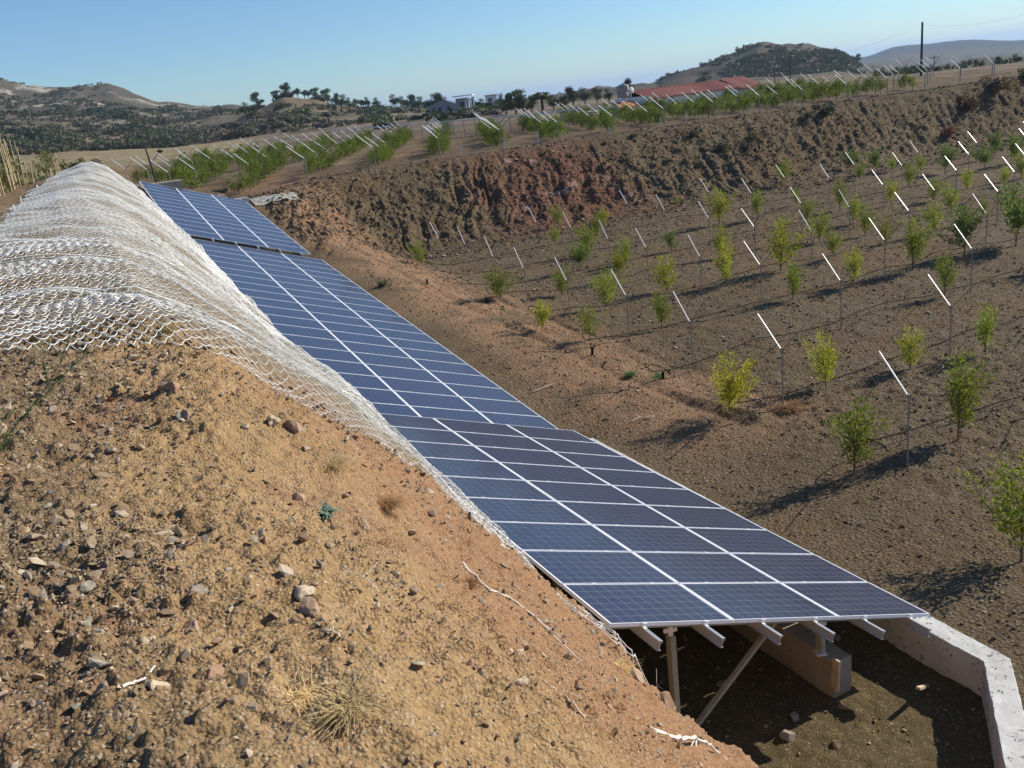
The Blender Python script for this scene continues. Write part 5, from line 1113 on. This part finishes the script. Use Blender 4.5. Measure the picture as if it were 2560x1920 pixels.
def bank_tuft(s_, t_, seed, n, h, w_, mt, lab, cat='dry grass', wd=.0022, curl=.6):
    p = on_bank(s_, t_); o = link('grass_tuft' if cat == 'dry grass' else 'weed', tuft(seed, n, h, w_, M[mt], 'tuft', curl, wd)); o.location = p; return tag(o, lab, cat)
bank_tuft(2.02, .33, 31, 230, .11, .15, 'straw', 'big tuft of straw coloured grass at the bottom edge', wd=.002, curl=.62)
bank_tuft(2.15, .24, 37, 120, .12, .16, 'straw', 'flattened straw left of the big tuft', wd=.0015, curl=.9)
bank_tuft(4.95, 1.03, 32, 420, .12, .2, 'straw', 'golden grass tuft touching the net edge'); bank_tuft(4.7, 1.25, 33, 380, .1, .2, 'rust', 'rusty grass just below the golden tuft'); bank_tuft(4.0, 1.45, 34, 260, .08, .16, 'rust', 'sparse rusty grass above the roots'); bank_tuft(3.75, .95, 35, 160, .07, .12, 'rust', 'rusty grass beside the thistle'); bank_tuft(7.3, .45, 36, 160, .2, .16, 'straw', 'dry tuft poking up through the net')
bank_tuft(2.5, 1.9, 38, 160, .1, .12, 'rust', 'brown tuft low on the steep slope'); bank_tuft(4.7, 2.75, 39, 160, .12, .16, 'straw', 'dry tuft by the dirt edge near the panel'); bank_tuft(1.95, 1.5, 40, 120, .09, .1, 'straw', 'wispy tuft at the bottom of the slope')
M['thistle'] = leaf_mat('grey_green_thistle', [(.28, .36, .24), (.36, .43, .3), (.2, .28, .17)], .2)
bank_tuft(3.96, .75, 41, 46, .07, .12, 'thistle', 'small grey green thistle on the slope', 'thistle', .013, .7)
# wiry green plant entering from the left
def wiry():
    p = on_bank(4.9, -.62); r = empty('weed', tuple(p)); tag(r, 'wiry green plant with thin forked stems at the left edge', 'weed'); rng = np.random.default_rng(8); b = MB(); P_ = []; D_ = []
    def stem(o, d, L, rad, dep):
        k = np.linspace(0, 1, 7); C_ = o+np.outer(k*L, d)+np.outer(k*k*L*.2, [0, 0, .5])+rng.normal(0, .008, (7, 3))*k[:, None]; b.tube(C_, np.linspace(rad, rad*.5, 7), 4, False)
        n_ = int(L*50); kk = rng.uniform(.1, 1, n_); P_.append(np.stack([np.interp(kk, k, C_[:, q]) for q in range(3)], 1)); D_.append(rng.normal(size=(n_, 3))+d)
        if dep:
            for q in (2, 3, 4, 5): dd = d+rng.normal(0, .45, 3)*[1, 1, .5]; dd /= np.linalg.norm(dd); stem(C_[q], dd, L*.5, rad*.6, dep-1)
    u = np.array([UT[0]*.75+VS[0]*.1, UT[1]*.75+VS[1]*.1, .6]); u /= np.linalg.norm(u)
    stem(np.zeros(3), u, .62, .004, 2); stem(np.zeros(3), np.array([.2, .5, .5]), .25, .003, 1); stem(np.zeros(3), np.array([.6, -.2, .35]), .3, .003, 1)
    b.build('stems', M['weed'], r); V, F = leaves(np.concatenate(P_), np.concatenate(D_), np.full(sum(map(len, P_)), .022), np.full(sum(map(len, P_)), .004), rng); link('leaves', mesh('leaves', V, F, M['weed']), r)
wiry()
# stalk standing before the front panel frame
root([(5.15, 3.35, 0), (5.17, 3.37, .12), (5.12, 3.36, .24), (5.2, 3.4, .34)], .003, 'thin bare stalk standing before the first panel corner', 'root2', 1, 'stick', seed=9)
# light loose things on the lower field
for i, (s_, t_, L, lab) in enumerate(((16.0, 10.1, .28, 'pale broken lath beside the panel edge'), (15.9, 10.4, .2, 'short bent chip beside the broken lath'), (19.3, 9.35, .7, 'brown board lying against the joint of the tables'), (53.2, 10.2, 1.3, 'white pipe lying on the terrace edge'), (52.0, 7.5, .4, 'short white offcut on the terrace soil'))):
    b = MB(); b.bar((0, 0, .03), (L*.8, L*.5*(-1)**i, .06), .04, .02); me = b.me('lath', M['timber'] if i < 3 else M['peg']); zf = (lambda a, c: float(far_z(*[np.array([q]) for q in W(a, c)])[0])+.03) if t_ < 8.9 else None; put(me, 'lath', s_, t_, lab, 'wood', zf)

# alike bushes are told apart by their place from left to right
grp = {}
for o in C.objects:
    if o.get('label') and o.get('category') in ('bush', 'tree') and o.parent is None and o not in CH: grp.setdefault(o['label'], []).append(o)
for lab, v in grp.items():
    if len(v) > 1:
        v.sort(key=lambda o: math.atan2(o.location.x, o.location.y))
        for i, o in enumerate(v): o['label'] = '%s, %s from left' % (lab, ordn(i))
# prototypes are not part of the scene
for p in list(CH):
    for c in CH[p]: bpy.data.objects.remove(c)
    bpy.data.objects.remove(p)

# ------------------------------------------------------------------ air
m = bpy.data.materials.new('air'); m.use_nodes = True; n = m.node_tree; n.nodes.clear()
pv = n.nodes.new('ShaderNodeVolumePrincipled'); pv.inputs['Color'].default_value = (.6, .78, 1, 1); pv.inputs['Density'].default_value = .00013; pv.inputs['Anisotropy'].default_value = .2
mo = n.nodes.new('ShaderNodeOutputMaterial'); n.links.new(pv.outputs[0], mo.inputs['Volume'])
b = MB(); b.box((0, 0, -35), (36000, 36000, 230)); o = b.build('haze', m); o['kind'] = 'stuff'
